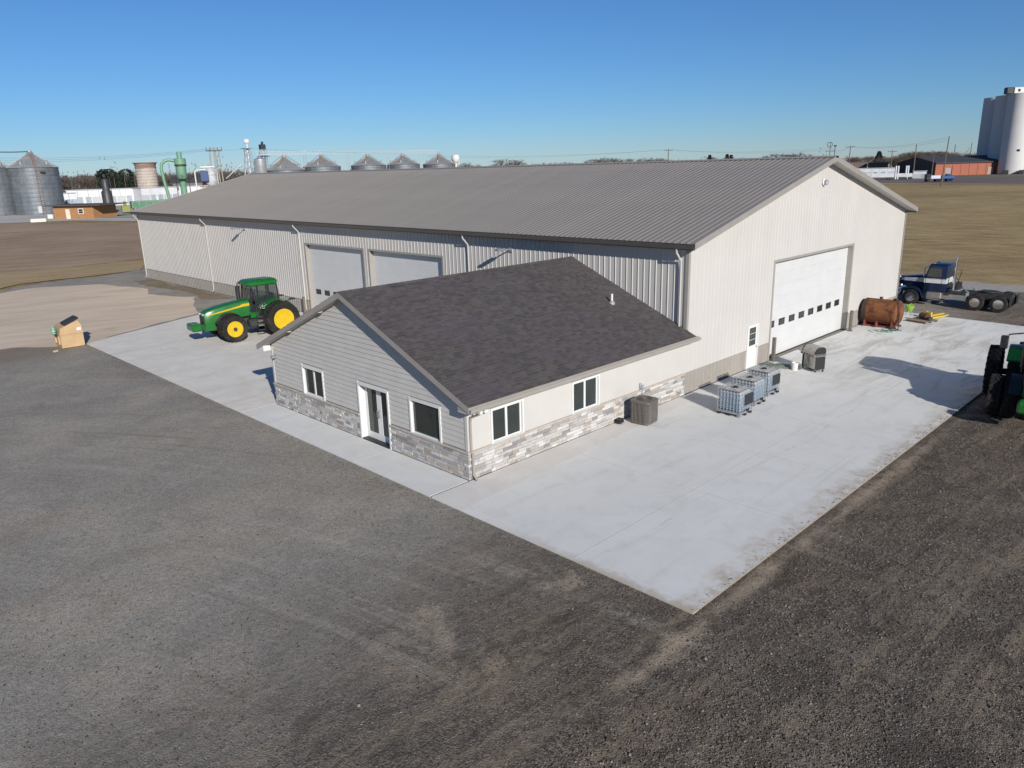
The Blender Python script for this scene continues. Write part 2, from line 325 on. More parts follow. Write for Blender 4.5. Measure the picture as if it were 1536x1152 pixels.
JOINT = plain('saw_cut', (.5,.485,.455), .9)
m = MB(); m.box(PX0, 36.0, -5.615, -5.59, -.01, .003)
for x in (4, 8, 12.1, 18.1, 24.1, 30.0): m.box(x-.011, x+.011, PY0+.01, -5.616, -.01, .003); m.box(x-.011, x+.011, -5.589, -1.45+.055*(x+1.6) if x < 12 else -.07, -.01, .003)
m.build('saw_cut_joint', JOINT, apron)

# ------------------------------------------------------------------ materials of the buildings
WHITE_METAL = plain('stone_white_wall_panel', (.5,.474,.441), .5, 0, .03, .5, 0, .3, 0, .028)
GREY_METAL = plain('taupe_wainscot_panel', (.3,.272,.24), .45, 0, .05, .8, 0, None, .25, .05)
ROOF_METAL = plain('taupe_roof_panel', (.245,.22,.19), .45, 0, .06, .5, 0, .4, 0, .06)
TRIM = plain('taupe_trim', (.3,.275,.245), .45, 0, .05, 2)
TRIM_DARK = plain('dark_gutter', (.09,.082,.072), .4, 0, .08, 2)
TRIM_ROOF = plain('roof_trim', (.27,.25,.225), .42, 0, .05, 2)
DOOR_WHITE = plain('white_overhead_door', (.55,.55,.54), .4, 0, .03, 1.2, .03)
WHITE = plain('white_paint', (.62,.62,.6), .4, 0, .03, 4)
GLASS = plain('dark_window_glass', (.026,.031,.029), .06, 0, .3, 1, 0, .6)
BLACK = plain('black_plastic', (.018,.018,.019), .5, 0, .3, 6)
RUBBER = plain('rubber', (.022,.021,.02), .8, 0, .3, 5, .2)
STEEL = plain('stainless_steel', (.42,.4,.375), .36, .8, .1, 5, .05)
GALV = plain('galvanised_steel', (.36,.385,.41), .5, .55, .18, 2.5, .1)
CHROME = plain('chrome', (.75,.75,.76), .12, 1, .05, 4)

# ------------------------------------------------------------------ ribbed sheet-metal panels
def panels(name, s0, s1, zb, zt, place, m, parent, rib=.3035, per=3, h=.022, cuts=()):
    """sheets three ribs wide between s0 and s1; zb(s), zt(s) bottom and top edge; place(s, z, out) -> point"""
    W = rib*per; k = int(math.floor(s0/W)); edges = [s0]
    while (k+1)*W < s1-1e-4:
        k += 1
        if k*W > s0+1e-4: edges.append(k*W)
    edges.append(s1); made = []
    for a, b in zip(edges, edges[1:]):
        prof = [(a, 0)]; r0 = math.ceil((a-.03)/rib)
        for q in range(r0, int(math.floor((b-.03)/rib))+1):
            c = q*rib+.035
            for ds, o in ((-.034, 0), (-.016, h), (.016, h), (.034, 0)):
                if a+.001 < c+ds < b-.001: prof.append((c+ds, o))
        for e in cuts:
            if a < e < b: prof.append((e, 0))
        prof.append((b, 0)); prof.sort()
        mb = MB(); vs = [place(s, zb(s), o) for s, o in prof]+[place(s, zt(s), o) for s, o in prof]; n = len(prof)
        mb.add(vs, [(i, i+1, n+i+1, n+i) for i in range(n-1)]); made.append(mb.build(name, m, parent, fix=False))
    return made

LX, SW, SL = 12.115, 24.4, 60.92
shed = thing('machine_shed', 'long stone white metal machine shed with taupe ribbed roof behind the office annex', 'shed', (LX,0,0))
RSL = (9.503-6.339)/12.601
roofz = lambda s: 6.339+RSL*(12.601-abs(s-12.2))
wtop = lambda s: roofz(s)-.10
K = lambda c: (lambda s: c)
# long wall facing the yard
L_ = lambda s, z, o: (-o, s, z)
G1, G2, GH = (23.16, 30.02), (15.55, 22.48), 4.77
for a, b in ((0, G2[0]), (G2[1], G1[0]), (G1[1], SL)):
    panels('wall_panel', a, b, K(.91), K(6.36), L_, WHITE_METAL, shed)
    panels('wainscot_panel', a, b, K(.0), K(.905), L_, GREY_METAL, shed)
for a, b in (G1, G2): panels('wall_panel', a, b, K(GH), K(6.36), L_, WHITE_METAL, shed)
# gable wall facing the sun
Gp = lambda s, z, o: (s, -o, z)
MD, BD, BH = (5.26, 6.15, 2.0), (7.5, 16.62, 4.76), 4.76
MDO = (5.18, 6.23, 2.08)
for a, b in ((0, MDO[0]), (MDO[1], BD[0]), (BD[1], SW)):
    panels('wall_panel', a, b, K(.91), wtop, Gp, WHITE_METAL, shed, cuts=(12.2,), h=.007)
    panels('wainscot_panel', a, b, K(0), K(.905), Gp, GREY_METAL, shed, h=.013)
panels('wall_panel', MDO[0], MDO[1], K(MDO[2]), wtop, Gp, WHITE_METAL, shed, h=.007); panels('wall_panel', BD[0], BD[1], K(BH), wtop, Gp, WHITE_METAL, shed, cuts=(12.2,), h=.007)
m = MB(); m.box(SW-.05, SW, .03, SL, 0, 6.3); m.build('rear_wall', WHITE_METAL, shed)
m = MB(); m.prism([(0,0), (SW,0), (SW,6.3), (12.2,9.35), (0,6.3)], SL-.05, SL); m.build('end_wall', WHITE_METAL, shed)
m = MB(); m.box(-.035, .0, 0, G2[0], .9, .93); m.box(-.035, 0, G2[1], G1[0], .9, .93); m.box(-.035, 0, G1[1], SL, .9, .93)
m.box(0, MDO[0], -.035, 0, .9, .93); m.box(MDO[1], BD[0], -.035, 0, .9, .93); m.box(BD[1], SW, -.035, 0, .9, .93); m.build('wainscot_trim', TRIM, shed)
# corner trims
for (x, y) in ((-.045, -.045), (SW-.1, -.045)):
    zb = 2.75 if x < 0 else 0; m = MB(); m.box(x, x+.145, y, y+.02, zb, 6.24); m.box(x if x < 0 else x+.125, x+.02 if x < 0 else x+.145, y+.02, y+.15, zb, 6.24); m.build('corner_trim', TRIM_ROOF if x > 0 else TRIM, shed)
m = MB(); m.box(-.045, -.025, SL-.1, SL+.03, 0, 6.24); m.build('corner_trim', WHITE_METAL, shed)
# roof: two slopes of ribbed sheets
YA, YB = -.515, SL+.515; n_p = 68; pw = (YB-YA)/n_p
for side in (0, 1):
    def P_(s, z, o):
        x = -.401+z if side == 0 else SW+.401-z
        return (x, s, roofz(x)+o)
    mb = MB(); prof = [(0, 0)]
    for q in range(3):
        c = pw/3*q+.05; prof += [(c-.036, 0), (c-.017, .021), (c+.017, .021), (c+.036, 0)]
    prof.append((pw-.002, 0)); n = len(prof)
    mb.add([P_(s, -.03, o) for s, o in prof]+[P_(s, 12.601, o) for s, o in prof], [(i, i+1, n+i+1, n+i) for i in range(n-1)])
    me = mb.mesh('roof_panel', ROOF_METAL, fix=False)
    for i in range(n_p): link('roof_panel', me, shed, (0, YA+i*pw, 0))
m = MB(); m.loft([[(12.2-.22, YA-.03, roofz(11.98)+.035), (12.2, YA-.03, 9.503+.06), (12.2+.22, YA-.03, roofz(11.98)+.035), (12.2, YA-.03, 9.45)], [(12.2-.22, YB+.03, roofz(11.98)+.035), (12.2, YB+.03, 9.563), (12.42, YB+.03, roofz(11.98)+.035), (12.2, YB+.03, 9.45)]]); m.build('ridge_cap', TRIM_ROOF, shed)
for y in (YA, YB):                                       # rake boards and soffits of the gable overhang
    o = -1 if y < 0 else 1; y2 = -.03 if y < 0 else SL+.03
    for sx in (-1, 1):
        q = [(12.2, 9.503), (12.2+sx*12.62, 6.334), (12.2+sx*12.62, 6.334-.26), (12.2, 9.503-.26)]
        m = MB(); m.prism([(a, b+.045) for a, b in q], y+o*.03, y); m.build('rake_board', TRIM_ROOF, shed)
        q2 = [(12.2, 9.503-.16), (12.2+sx*12.58, 6.344-.16), (12.2+sx*12.58, 6.344-.185), (12.2, 9.503-.185)]
        m = MB(); m.prism(q2, min(y-o*.002, y2), max(y-o*.002, y2)); m.build('rake_soffit', WHITE_METAL, shed)
for x0, x1 in ((-.385, -.02), (SW+.02, SW+.385)):        # eave soffits and fascias
    m = MB(); m.box(x0, x1, 0, SL, 6.1, 6.125); m.build('eave_soffit', WHITE_METAL, shed)
    m = MB(); xa, xb = (-.41, -.388) if x0 < 0 else (SW+.388, SW+.41); m.box(xa, xb, YA+.01, YB-.01, 6.09, 6.31); m.build('eave_fascia', TRIM_DARK, shed)
m = MB(); g = [(-.412, 6.12), (-.53, 6.14), (-.56, 6.29), (-.545, 6.29), (-.52, 6.16), (-.412, 6.14)]; m.prism(g, YA, YB, 'xz')
m.v = [(a, b, c) for a, b, c in m.v]; m.build('gutter', TRIM_DARK, shed)
for y in (.28, 13.25, 30.62, 45.55, SL-.3):              # downspouts
    m = MB(); zb = 2.75 if y < 1 else (3.2 if y < 14 else .12)
    m.tube([(-.47, y, 6.15), (-.46, y, 5.98), (-.12, y, 5.62), (-.1, y, 5.3), (-.1, y, zb+.12), (-.26, y, zb)], .04, 6); m.build('downspout', WHITE_METAL, shed, 40)
# overhead doors (panelled leaf, row of small windows, jambs)
def overhead(nm, a, b, H, place, panes, zp, bottom_gap=.0):
    """place(s, d, z): s along the wall, d behind the wall face"""
    d = part(nm, shed); D = .26
    def slab_(name, s0, s1, d0, d1, z0, z1, m_, par=d):
        mb = MB(); mb.cbox(s0, s1, d0, d1, z0, z1, .006); mb.v = [place(*p) for p in mb.v]; return mb.build(name, m_, par)
    n = 8; hh = (H-.02)/n
    for i in range(n): slab_('door_section', a-.02, b+.02, D, D+.05, i*hh+.001, (i+1)*hh-.001, DOOR_WHITE)
    for s in panes:
        slab_('pane_frame', s-.31, s+.31, D-.018, D, zp-.17, zp+.17, BLACK); slab_('pane', s-.26, s+.26, D-.024, D-.019, zp-.125, zp+.125, GLASS)
    slab_('jamb', a-.12, a, -.03, D-.005, 0, H, TRIM); slab_('jamb', b, b+.12, -.03, D-.005, 0, H, TRIM); slab_('head_jamb', a-.12, b+.12, -.03, D-.005, H, H+.12, TRIM)
    slab_('bottom_seal', a, b, D-.006, D+.04, -.03, .035, BLACK)
    return d
pl = lambda s, d, z: (d, s, z); pg = lambda s, d, z: (s, d, z)
overhead('overhead_door', G1[0], G1[1], GH, pl, [29.3-1.09*i for i in range(6)], 1.58)
overhead('overhead_door', G2[0], G2[1], GH, pl, [21.75-1.09*i for i in range(6)], 1.58)
tag(overhead('overhead_door', BD[0], BD[1], BH, pg, [20.15+1.1*i-LX for i in range(8)], 1.66), 'wide white overhead door in the sunlit gable with a row of small windows')
# entry door in the gable wall
d = part('entry_door', shed); m = MB(); a, b, h = MDO; m.box(a, a+.075, -.05, .05, 0, h); m.box(b-.075, b, -.05, .05, 0, h); m.box(a+.075, b-.075, -.05, .05, h-.075, h); m.build('door_frame', WHITE, d)
m = MB(); m.box(a+.078, b-.078, -.01, .035, .02, h-.078); m.build('door_leaf', WHITE, d)
for i in range(3):
    for j in range(3):
        m = MB(); x = 5.405+i*.2; z = 1.08+j*.29; m.box(x+.012, x+.188, -.02, -.0105, z+.012, z+.278); m.build('pane', GLASS, d)
m = MB(); m.tube([(b-.15, -.012, .98), (b-.15, -.07, .98)], .03, 8); m.build('handle', STEEL, d, 40)
m = MB(); m.box(a-.1, b+.1, -.3, -.05, -.004, .03); m.build('threshold', GALV, d)
# lamps on the walls
for y in (10.15, 38.75):
    l = part('wall_light', shed); m = MB(); m.box(-.06, 0, y-.12, y+.12, 5.4, 5.64); m.tube([(-.05, y, 5.52), (-.55, y, 5.56)], .035, 6); m.build('arm', GALV, l)
    m = MB(); m.cbox(-1.0, -.5, y-.17, y+.17, 5.53, 5.63, .03); m.build('lamp_head', GALV, l)
l = part('wall_light', shed); m = MB(); m.lathe([(.17, 0), (.17, -.03), (.14, -.05)], (12.05, -.03, 8.3), 'y', 20); m.build('back_plate', WHITE, l, 40); m = MB(); m.cbox(11.97, 12.13, -.24, -.085, 8.16, 8.42, .03); m.build('lamp_head', GALV, l)

# ------------------------------------------------------------------ office annex
SIDING = plain('grey_lap_siding', (.485,.461,.43), .6, 0, .05, 1.5, .03)
STUCCO = plain('off_white_wall', (.49,.467,.433), .6, 0, .03, 1, .04)
SILL = plain('stone_ledge', (.4,.35,.3), .7, 0, .12, 4, .2)
def shingle_mat():
    t = NT('asphalt_shingle'); tone = t.attr('tone'); v = t.map((1.3, 3.4, 3.4)); n = t.noise(.75, 5, .68, .5, v); n2 = t.noise(.16, 3, .5)
    f = t.math('ADD', t.math('ADD', t.math('MULTIPLY', n, .75), t.math('MULTIPLY', tone, .5)), t.math('MULTIPLY', n2, .1))
    c = t.ramp(f, [(.38, (.06,.053,.054)), (.54, (.07,.062,.062)), (.7, (.079,.07,.069)), (.9, (.092,.082,.079))])
    c = t.mix(t.step(t.noise(.5, 3, .6, .2, t.map((1,1,1), (9,2,0))), .5, .65, 0, .4), c, (.085,.071,.084))
    t.bump(t.noise(60, 3), .25, .006); return t.done(c, .9, 0, .2)
SHINGLE = shingle_mat()
def stone_mat():
    t = NT('ledge_stone'); r = t.math('FRACT', t.math('ADD', t.attr('tone'), t.math('MULTIPLY', t.rnd(), 7.31)))
    c = t.ramp(r, [(.0, (.24,.23,.225)), (.18, (.36,.345,.335)), (.36, (.47,.455,.435)), (.52, (.42,.375,.33)), (.6, (.34,.285,.235)), (.72, (.52,.5,.475)), (.9, (.58,.565,.54)), (1, (.31,.305,.305))])
    n = t.noise(9, 6, .7); c = t.mix(t.step(n, .35, .7, 0, .45), c, t.mix(1, c, (.6,.58,.56), 'MULTIPLY')); t.bump(t.noise(14, 6, .7), .5, .02); return t.done(c, .85, 0, .2)
STONE = stone_mat()
AW, ARX = 12.282, 12.115
annex = thing('office_annex', 'single storey office annex with dark shingle roof, grey siding gable and stone base', 'office building', (0,0,0))
ASL = (5.407-2.591)/(AW/2+.5)
aroof = lambda y: 2.591+ASL*(AW/2+.5-abs(y-AW/2))
FW = [(8.36, 9.8, .97, 2.05), (4.14, 5.86, 0, 2.06), (1.33, 2.82, .95, 2.09)]       # openings of the gable front: y0, y1, z0, z1
SWN = [(1.03, 2.37, .97, 2.05), (4.96, 6.35, .96, 2.05)]                             # windows of the side wall
# solid walls behind the cladding, with the openings left open
def wall_pieces(a0, a1, top, ops):
    cuts = sorted({a0, a1, *[o[0] for o in ops], *[o[1] for o in ops], AW/2 if a1 > AW/2 else a0}); out = []
    for a, b in zip(cuts, cuts[1:]):
        op = [o for o in ops if o[0] < (a+b)/2 < o[1]]
        if op:
            if op[0][2] > 0: out.append([(a,0), (b,0), (b,op[0][2]), (a,op[0][2])])
            out.append([(a,op[0][3]), (b,op[0][3]), (b,top(b)), (a,top(a))])
        else: out.append([(a,0), (b,0), (b,top(b)), (a,top(a))])
    return out
m = MB()
for q in wall_pieces(.15, AW-.15, lambda y: aroof(y)-.12, [(o[0]-.04, o[1]+.04, o[2]-.04 if o[2] > 0 else 0, o[3]+.04) for o in FW]): m.prism(q, .02, .15, 'yz')
m.build('front_wall', SIDING, annex)
m = MB()
for q in wall_pieces(.0, ARX-.01, lambda x: 2.66, [(o[0]-.04, o[1]+.04, o[2]-.04, o[3]+.04) for o in SWN]): m.prism(q, .0, .15, 'xz')
m.build('side_wall', STUCCO, annex)
m = MB(); m.box(0, ARX-.01, AW-.15, AW, 0, 2.66); m.build('side_wall', STUCCO, annex)
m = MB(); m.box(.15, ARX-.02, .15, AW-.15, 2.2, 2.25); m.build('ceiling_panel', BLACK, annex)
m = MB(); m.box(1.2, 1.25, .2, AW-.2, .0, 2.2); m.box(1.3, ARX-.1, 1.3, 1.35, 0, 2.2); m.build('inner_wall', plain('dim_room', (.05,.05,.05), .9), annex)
# lap siding: every board its own piece
ex = .178; k = 0; z = .985
while z < aroof(AW/2)-.3:
    zt = z+ex; segs = []; half = (aroof(AW/2)-.16-zt)/ASL; y0 = max(.13, AW/2-half); y1 = min(AW-.13, AW/2+half)
    if y1-y0 < .2: break
    segs = [(y0, y1)]
    for o in FW:
        if o[2]-.08 < zt and o[3]+.08 > z+.02:
            ns = []
            for a, b in segs:
                if o[0]-.08 > a: ns.append((a, min(b, o[0]-.08)))
                if o[1]+.08 < b: ns.append((max(a, o[1]+.08), b))
            segs = [q for q in ns if q[1]-q[0] > .05]
    for a, b in segs:
        half2 = (aroof(AW/2)-.16-z)/ASL; al = max(.13, AW/2-half2) if a == y0 else a; bl = min(AW-.13, AW/2+half2) if b == y1 else b
        m = MB(); m.add([(-.028,al,z), (-.028,bl,z), (-.006,b,zt), (-.006,a,zt), (.018,al,z), (.018,bl,z), (.018,b,zt), (.018,a,zt)], [(0,1,2,3), (7,6,5,4), (0,4,5,1), (3,2,6,7), (0,3,7,4), (1,5,6,2)])
        m.build('siding_board', SIDING, annex)
    z = zt
for y in (0, AW):                                        # corner boards
    s = 1 if y == 0 else -1
    m = MB(); a, b = sorted((y-s*.02, y+s*.1)); m.box(-.035, .018, a, b, .96, 2.5 if y == 0 else 2.52); m.build('corner_board', STUCCO, annex)
m = MB(); m.box(.0185, .13, -.02, -.0005, .96, 2.42); m.build('corner_board', STUCCO, annex)
# stone base and ledge
stones = []; r = random.Random(11)
def course_run(a0, a1, ops, side):
    for c in range(8):
        z0 = .0+c*.108; a = a0+r.uniform(-.2, 0)
        while a < a1:
            L = r.choice((.2, .3, .34, .42, .5, .62)); s, e = max(a, a0), min(a+L, a1); a += L
            for o in ops:
                if o[2] < z0+.1:
                    if s < o[0] < e: e = o[0]
                    if s < o[1] < e: s = o[1]
                    if s >= o[0]-1e-4 and e <= o[1]+1e-4: s = e
            if e-s > .06: stones.append((s, e, z0+.003, z0+.105+r.choice((0, 0, 0, .0)), r.uniform(.03, .06), side))
opsF = [(FW[1][0]-.08, FW[1][1]+.08, 0, 3)]
course_run(-.05, AW+.03, opsF, 0); course_run(.0, ARX-.02, [], 1)
def dist_(s):
    c = Vector((-.05, (s[0]+s[1])/2)) if s[5] == 0 else Vector(((s[0]+s[1])/2, -.05)); return (c-Vector(CAM[:2])).length/((s[1]-s[0])**.5)
stones.sort(key=dist_); rest = MB()
for i, s in enumerate(stones):
    mb = MB() if i < 300 else rest; mb.t = r.random(); g = .004
    if s[5] == 0: mb.cbox(-s[4], .0, s[0]+g, s[1]-g, s[2], s[3], .008)
    else: mb.cbox(s[0]+g, s[1]-g, -s[4], -.001, s[2], s[3], .008)
    if i < 300: mb.build('stone', STONE, annex)
tag(rest.build('stone_veneer', STONE, annex), kind='stuff')
m = MB(); m.box(-.012, .02, -.012, FW[1][0]-.08, 0, .872); m.box(-.012, .02, FW[1][1]+.08, AW, 0, .872); m.box(.021, ARX-.02, -.012, -.0005, 0, .872); m.build('mortar_backing', SILL, annex)
m = MB(); m.cbox(-.085, .01, -.085, FW[1][0]-.085, .873, .945, .012); m.cbox(-.085, .01, FW[1][1]+.085, AW+.06, .873, .945, .012); m.cbox(.012, ARX-.02, -.085, .0, .873, .945, .012); m.build('stone_ledge', SILL, annex)
# windows and the double door
def window(nm, a, b, z0, z1, pl_, n, par=annex, sill=True):
    w_ = part(nm, par); F = .075
    def bx(name, s0, s1, d0, d1, za, zb, m_, bev=.006):
        mb = MB(); mb.cbox(s0, s1, d0, d1, za, zb, bev); mb.v = [pl_(*p) for p in mb.v]; return mb.build(name, m_, w_)
    mb = MB()
    for q in ((a-F, a, z0-F, z1+F), (b, b+F, z0-F, z1+F), (a, b, z1, z1+F), (a, b, z0-F, z0)):
        mb.box(q[0], q[1], -.05, .1, q[2], q[3])
    mb.v = [pl_(*p) for p in mb.v]; mb.build('frame', WHITE, w_)
    ww = (b-a)/n
    for i in range(n):
        s0, s1 = a+i*ww, a+(i+1)*ww; e = .045 if n > 1 else .03; mb = MB()
        for q in ((s0, s0+e, z0, z1), (s1-e, s1, z0, z1), (s0+e, s1-e, z1-e, z1), (s0+e, s1-e, z0, z0+e)): mb.box(q[0], q[1], .03, .085, q[2], q[3])
        mb.v = [pl_(*p) for p in mb.v]; mb.build('sash', WHITE, w_); bx('pane', s0+e, s1-e, .055, .065, z0+e, z1-e, GLASS, .001)
    return w_
pf = lambda s, d, z: (d, s, z); ps = lambda s, d, z: (s, d, z)
window('window', *FW[0], pf, 2); window('window', *FW[2], pf, 1)
for q in SWN: window('window', *q, ps, 2)
d = part('double_door', annex); a, b, z0, z1 = FW[1]; m = MB()
m.box(-.06, .3, a-.075, a, 0, z1+.075); m.box(-.06, .3, b, b+.075, 0, z1+.075); m.box(-.06, .3, a, b, z1, z1+.075); m.build('door_frame', WHITE, d)
for s0, s1 in ((a+.01, (a+b)/2-.005), ((a+b)/2+.005, b-.01)):
    m = MB(); e = .13
    for q in ((s0, s0+e, .03, z1-.01), (s1-e, s1, .03, z1-.01), (s0+e, s1-e, z1-.14, z1-.01), (s0+e, s1-e, .03, .27)): m.box(.2, .245, q[0], q[1], q[2], q[3])
    m.build('door_leaf', WHITE, d); m = MB(); m.box(.215, .228, s0+e, s1-e, .27, z1-.14); m.build('pane', GLASS, d)
m = MB(); m.tube([(.2, 4.94, .95), (.13, 4.94, .95), (.13, 4.94, 1.2), (.2, 4.94, 1.2)], .014, 6); m.tube([(.2, 5.06, .95), (.13, 5.06, .95), (.13, 5.06, 1.2), (.2, 5.06, 1.2)], .014, 6); m.build('handle', STEEL, d)
m = MB(); m.box(-.05, .3, a, b, -.003, .03); m.build('threshold', BLACK, d)
# shingle roof
AX0, AX1 = -.36, 12.1
rr = random.Random(4); NC = 52; Lh = AW/2+.5; dc = Lh/NC
for side in (0, 1):
    Y = (lambda t: -.5+t) if side == 0 else (lambda t: AW+.5-t)
    for c in range(NC):
        mb = MB(); t0, t1 = c*dc-.012, (c+1)*dc+.01; x = AX0-.02-rr.uniform(0, .25); xe = AX1
        while x < xe:
            L = rr.choice((.16, .2, .25, .3)); a, b = max(x, AX0-.02), min(x+L-.004, xe); x += L
            if b-a < .03: continue
            mb.t = rr.random(); hh = rr.choice((.010, .014, .022)); y0, y1 = Y(t0), Y(t1); z0, z1 = aroof(-.5+t0), aroof(-.5+t1)
            mb.add([(a,y0,z0), (b,y0,z0), (b,y1,z1), (a,y1,z1), (a,y0,z0+hh), (b,y0,z0+hh), (b,y1,z1+.003), (a,y1,z1+.003)], [(4,5,6,7), (0,1,5,4), (1,2,6,5), (3,0,4,7)])
        mb.build('shingle_course', SHINGLE, annex)
m = MB(); x = AX0-.02
while x < AX1-.02:
    e = min(x+.3, AX1); m.t = rr.random()
    m.add([(x,AW/2-.15,aroof(AW/2-.15)+.02), (e,AW/2-.15,aroof(AW/2-.15)+.03), (e,AW/2,5.445), (x,AW/2,5.435), (e,AW/2+.15,aroof(AW/2-.15)+.03), (x,AW/2+.15,aroof(AW/2-.15)+.02)], [(0,1,2,3), (3,2,4,5)]); x = e-.02
m.build('ridge_cap', SHINGLE, annex)
for side in (0, 1):
    Y = (lambda t: -.5+t) if side == 0 else (lambda t: AW+.5-t); sg = 1 if side == 0 else -1
    m = MB(); q = [(Y(-.03), 2.578), (AW/2, 5.405), (AW/2, 5.405-.2), (Y(-.03), 2.578-.2)]; m.prism(q, AX0-.025, AX0, 'yz'); m.build('rake_board', TRIM, annex)
    q = [(Y(.03), 2.59), (AW/2, 5.39), (AW/2, 5.365), (Y(.03), 2.565)]; m = MB(); m.prism(q, AX0+.003, ARX-.02 if side else AX1, 'yz'); m.build('roof_deck', TRIM, annex)
    q = [(Y(.5)-sg*.03, 2.591+ASL*.47-.17), (AW/2, 5.24), (AW/2, 5.215), (Y(.5)-sg*.03, 2.591+ASL*.47-.195)]; m = MB(); m.prism(q, AX0+.003, -.03, 'yz'); m.build('rake_soffit', TRIM, annex)
    xe = ARX-.04 if side else AX1+.2
    y0, y1 = sorted((Y(-.012), Y(.012))); m = MB(); m.box(AX0+.003, xe, y0, y1, 2.36, 2.575); m.build('eave_fascia', TRIM, annex)
    y0, y1 = sorted((Y(.014), Y(.497))); m = MB(); m.box(AX0+.003, ARX-.04, y0, y1, 2.36, 2.38); m.build('eave_soffit', WHITE, annex)
    m = MB(); yy = Y(.0); q = [(yy-sg*.014, 2.40), (yy-sg*.11, 2.415), (yy-sg*.135, 2.54), (yy-sg*.12, 2.54), (yy-sg*.10, 2.43), (yy-sg*.014, 2.42)]; m.prism(q, AX0-.02, xe, 'yz'); m.build('gutter', TRIM, annex)
    m = MB(); y0, y1 = sorted((Y(.014), Y(.497))); q = [(y0, 2.385), (y1, 2.385), (y1, 2.4+ASL*(.5 if side == 0 else 0)+.1), (y0, 2.4+ASL*(0 if side == 0 else .5)+.1)]; m.prism(q, AX0+.003, -.04, 'yz'); m.build('eave_return', WHITE if side else TRIM, annex)  # right-hand return takes the darker trim colour to stand in for shade
m = MB(); m.tube([(-.02, -.57, 2.42), (-.0, -.57, 2.3), (.06, -.1, 2.08), (.06, -.07, 1.9), (.06, -.07, .98), (.06, -.13, .9), (.06, -.13, .2), (.06, -.3, .06)], .042, 6); m.build('downspout', TRIM, annex, 40)
m = MB(); m.tube([(9.02, -.001, 1.05), (9.02, -.1, 1.08), (9.0, -.12, .95), (9.0, -.14, .1)], .018, 6); m.cbox(8.9, 8.98, -.09, -.001, .98, 1.2, .01); m.cbox(9.07, 9.14, -.09, -.001, .92, 1.1, .01); m.tube([(9.1, -.05, .95), (9.1, -.12, .1)], .014, 6); m.build('conduit', GALV, annex, 40)
l = part('floodlight', annex); m = MB(); m.cbox(.42, .56, -.05, -.001, 2.12, 2.26, .01); m.tube([(.49, -.05, 2.2), (.49, -.12, 2.2)], .03, 6); m.build('arm', GALV, l); m = MB(); m.cbox(.3, .45, -.26, -.1, 2.12, 2.26, .03); m.cbox(.53, .68, -.26, -.1, 2.12, 2.26, .03); m.build('lamp_head', WHITE, l)
l = part('floodlight', annex); m = MB(); m.cbox(-.06, -.03, 11.86, 12.0, 2.1, 2.22, .01); m.cbox(-.24, -.06, 11.84, 12.02, 2.08, 2.2, .03); m.build('lamp_head', GALV, l)
for x in (8.47, 9.85): m = MB(); m.cbox(x-.05, x+.05, -.14, -.001, 2.18, 2.29, .02); m.build('camera_dome', WHITE, annex)
for y in (7.7, 10.2): m = MB(); zz = aroof(y)-.2; m.cbox(AX0+.05, AX0+.2, y-.08, y+.08, zz-.035, zz-.012, .008); m.build('soffit_lamp', WHITE, annex)
v = part('vent_pipe', annex); m = MB(); m.tube([(10.39, 2.52, aroof(2.52)-.05), (10.39, 2.52, 4.27)], .05, 12); m.build('pipe', WHITE, v, 40); m = MB(); m.lathe([(.14, -.06), (.13, .03), (.06, .1)], (10.39, 2.52, aroof(2.52)+.02), 'z', 14); m.build('collar', TRIM_ROOF, v, 40)

# ------------------------------------------------------------------ tractors
GREEN = plain('green_paint', (.012,.12,.02), .28, 0, .1, 2, 0, .5)
YELLOW = plain('yellow_paint', (.54,.36,.01), .35, 0, .08, 3)
CASTING = plain('dark_casting', (.03,.032,.03), .6, 0, .3, 5, .1)
TYRE = plain('tyre_rubber', (.017,.016,.015), .85, 0, .3, 4, .2, .2, .25)
def glass_mat():
    t = NT('cab_glass'); t.b.inputs['Transmission Weight'].default_value = .0; t.b.inputs['Alpha'].default_value = .55; return t.done((.03,.045,.04), .05, 0, .6)
CABGLASS = glass_mat()
LAMP = plain('lamp_lens', (.6,.62,.62), .15, .2, .1, 20)
def tyre_mesh(name, Rr, wd, rim, nl, lug=.05):
    m = MB(); h = wd/2
    m.lathe([(rim, -h*.75), (rim+.03, -h*.86), ((rim+Rr)/2, -h), (Rr-lug-.05, -h*.93), (Rr-lug, -h*.8), (Rr-lug+.005, 0), (Rr-lug, h*.8), (Rr-lug-.05, h*.93), ((rim+Rr)/2, h), (rim+.03, h*.86), (rim, h*.75)], (0,0,0), 'y', 40, False)
    da = 2*math.pi/nl
    for s in (-1, 1):
        for k in range(nl):
            a0 = k*da+(da/2 if s > 0 else 0); vs = []
            for (y, da_, rr) in ((-.04*s*h, 0, Rr), (.95*h*s, .62*da*1.5, Rr-.015), (1.0*h*s, .66*da*1.5, Rr-.09)):
                for t in (-1, 1):
                    for q in (0, 1):
                        a = a0+da_+t*da*.2*(1 if q == 0 else .8); r_ = rr-(lug+.03 if q == 0 else 0); vs.append((r_*math.cos(a), y, r_*math.sin(a)))
            m.add(vs, [(0,1,3,2), (8,9,11,10), (1,5,7,3), (5,9,11,7), (0,4,5,1), (4,8,9,5), (2,3,7,6), (6,7,11,10)])
    return m.mesh(name, TYRE, 30)
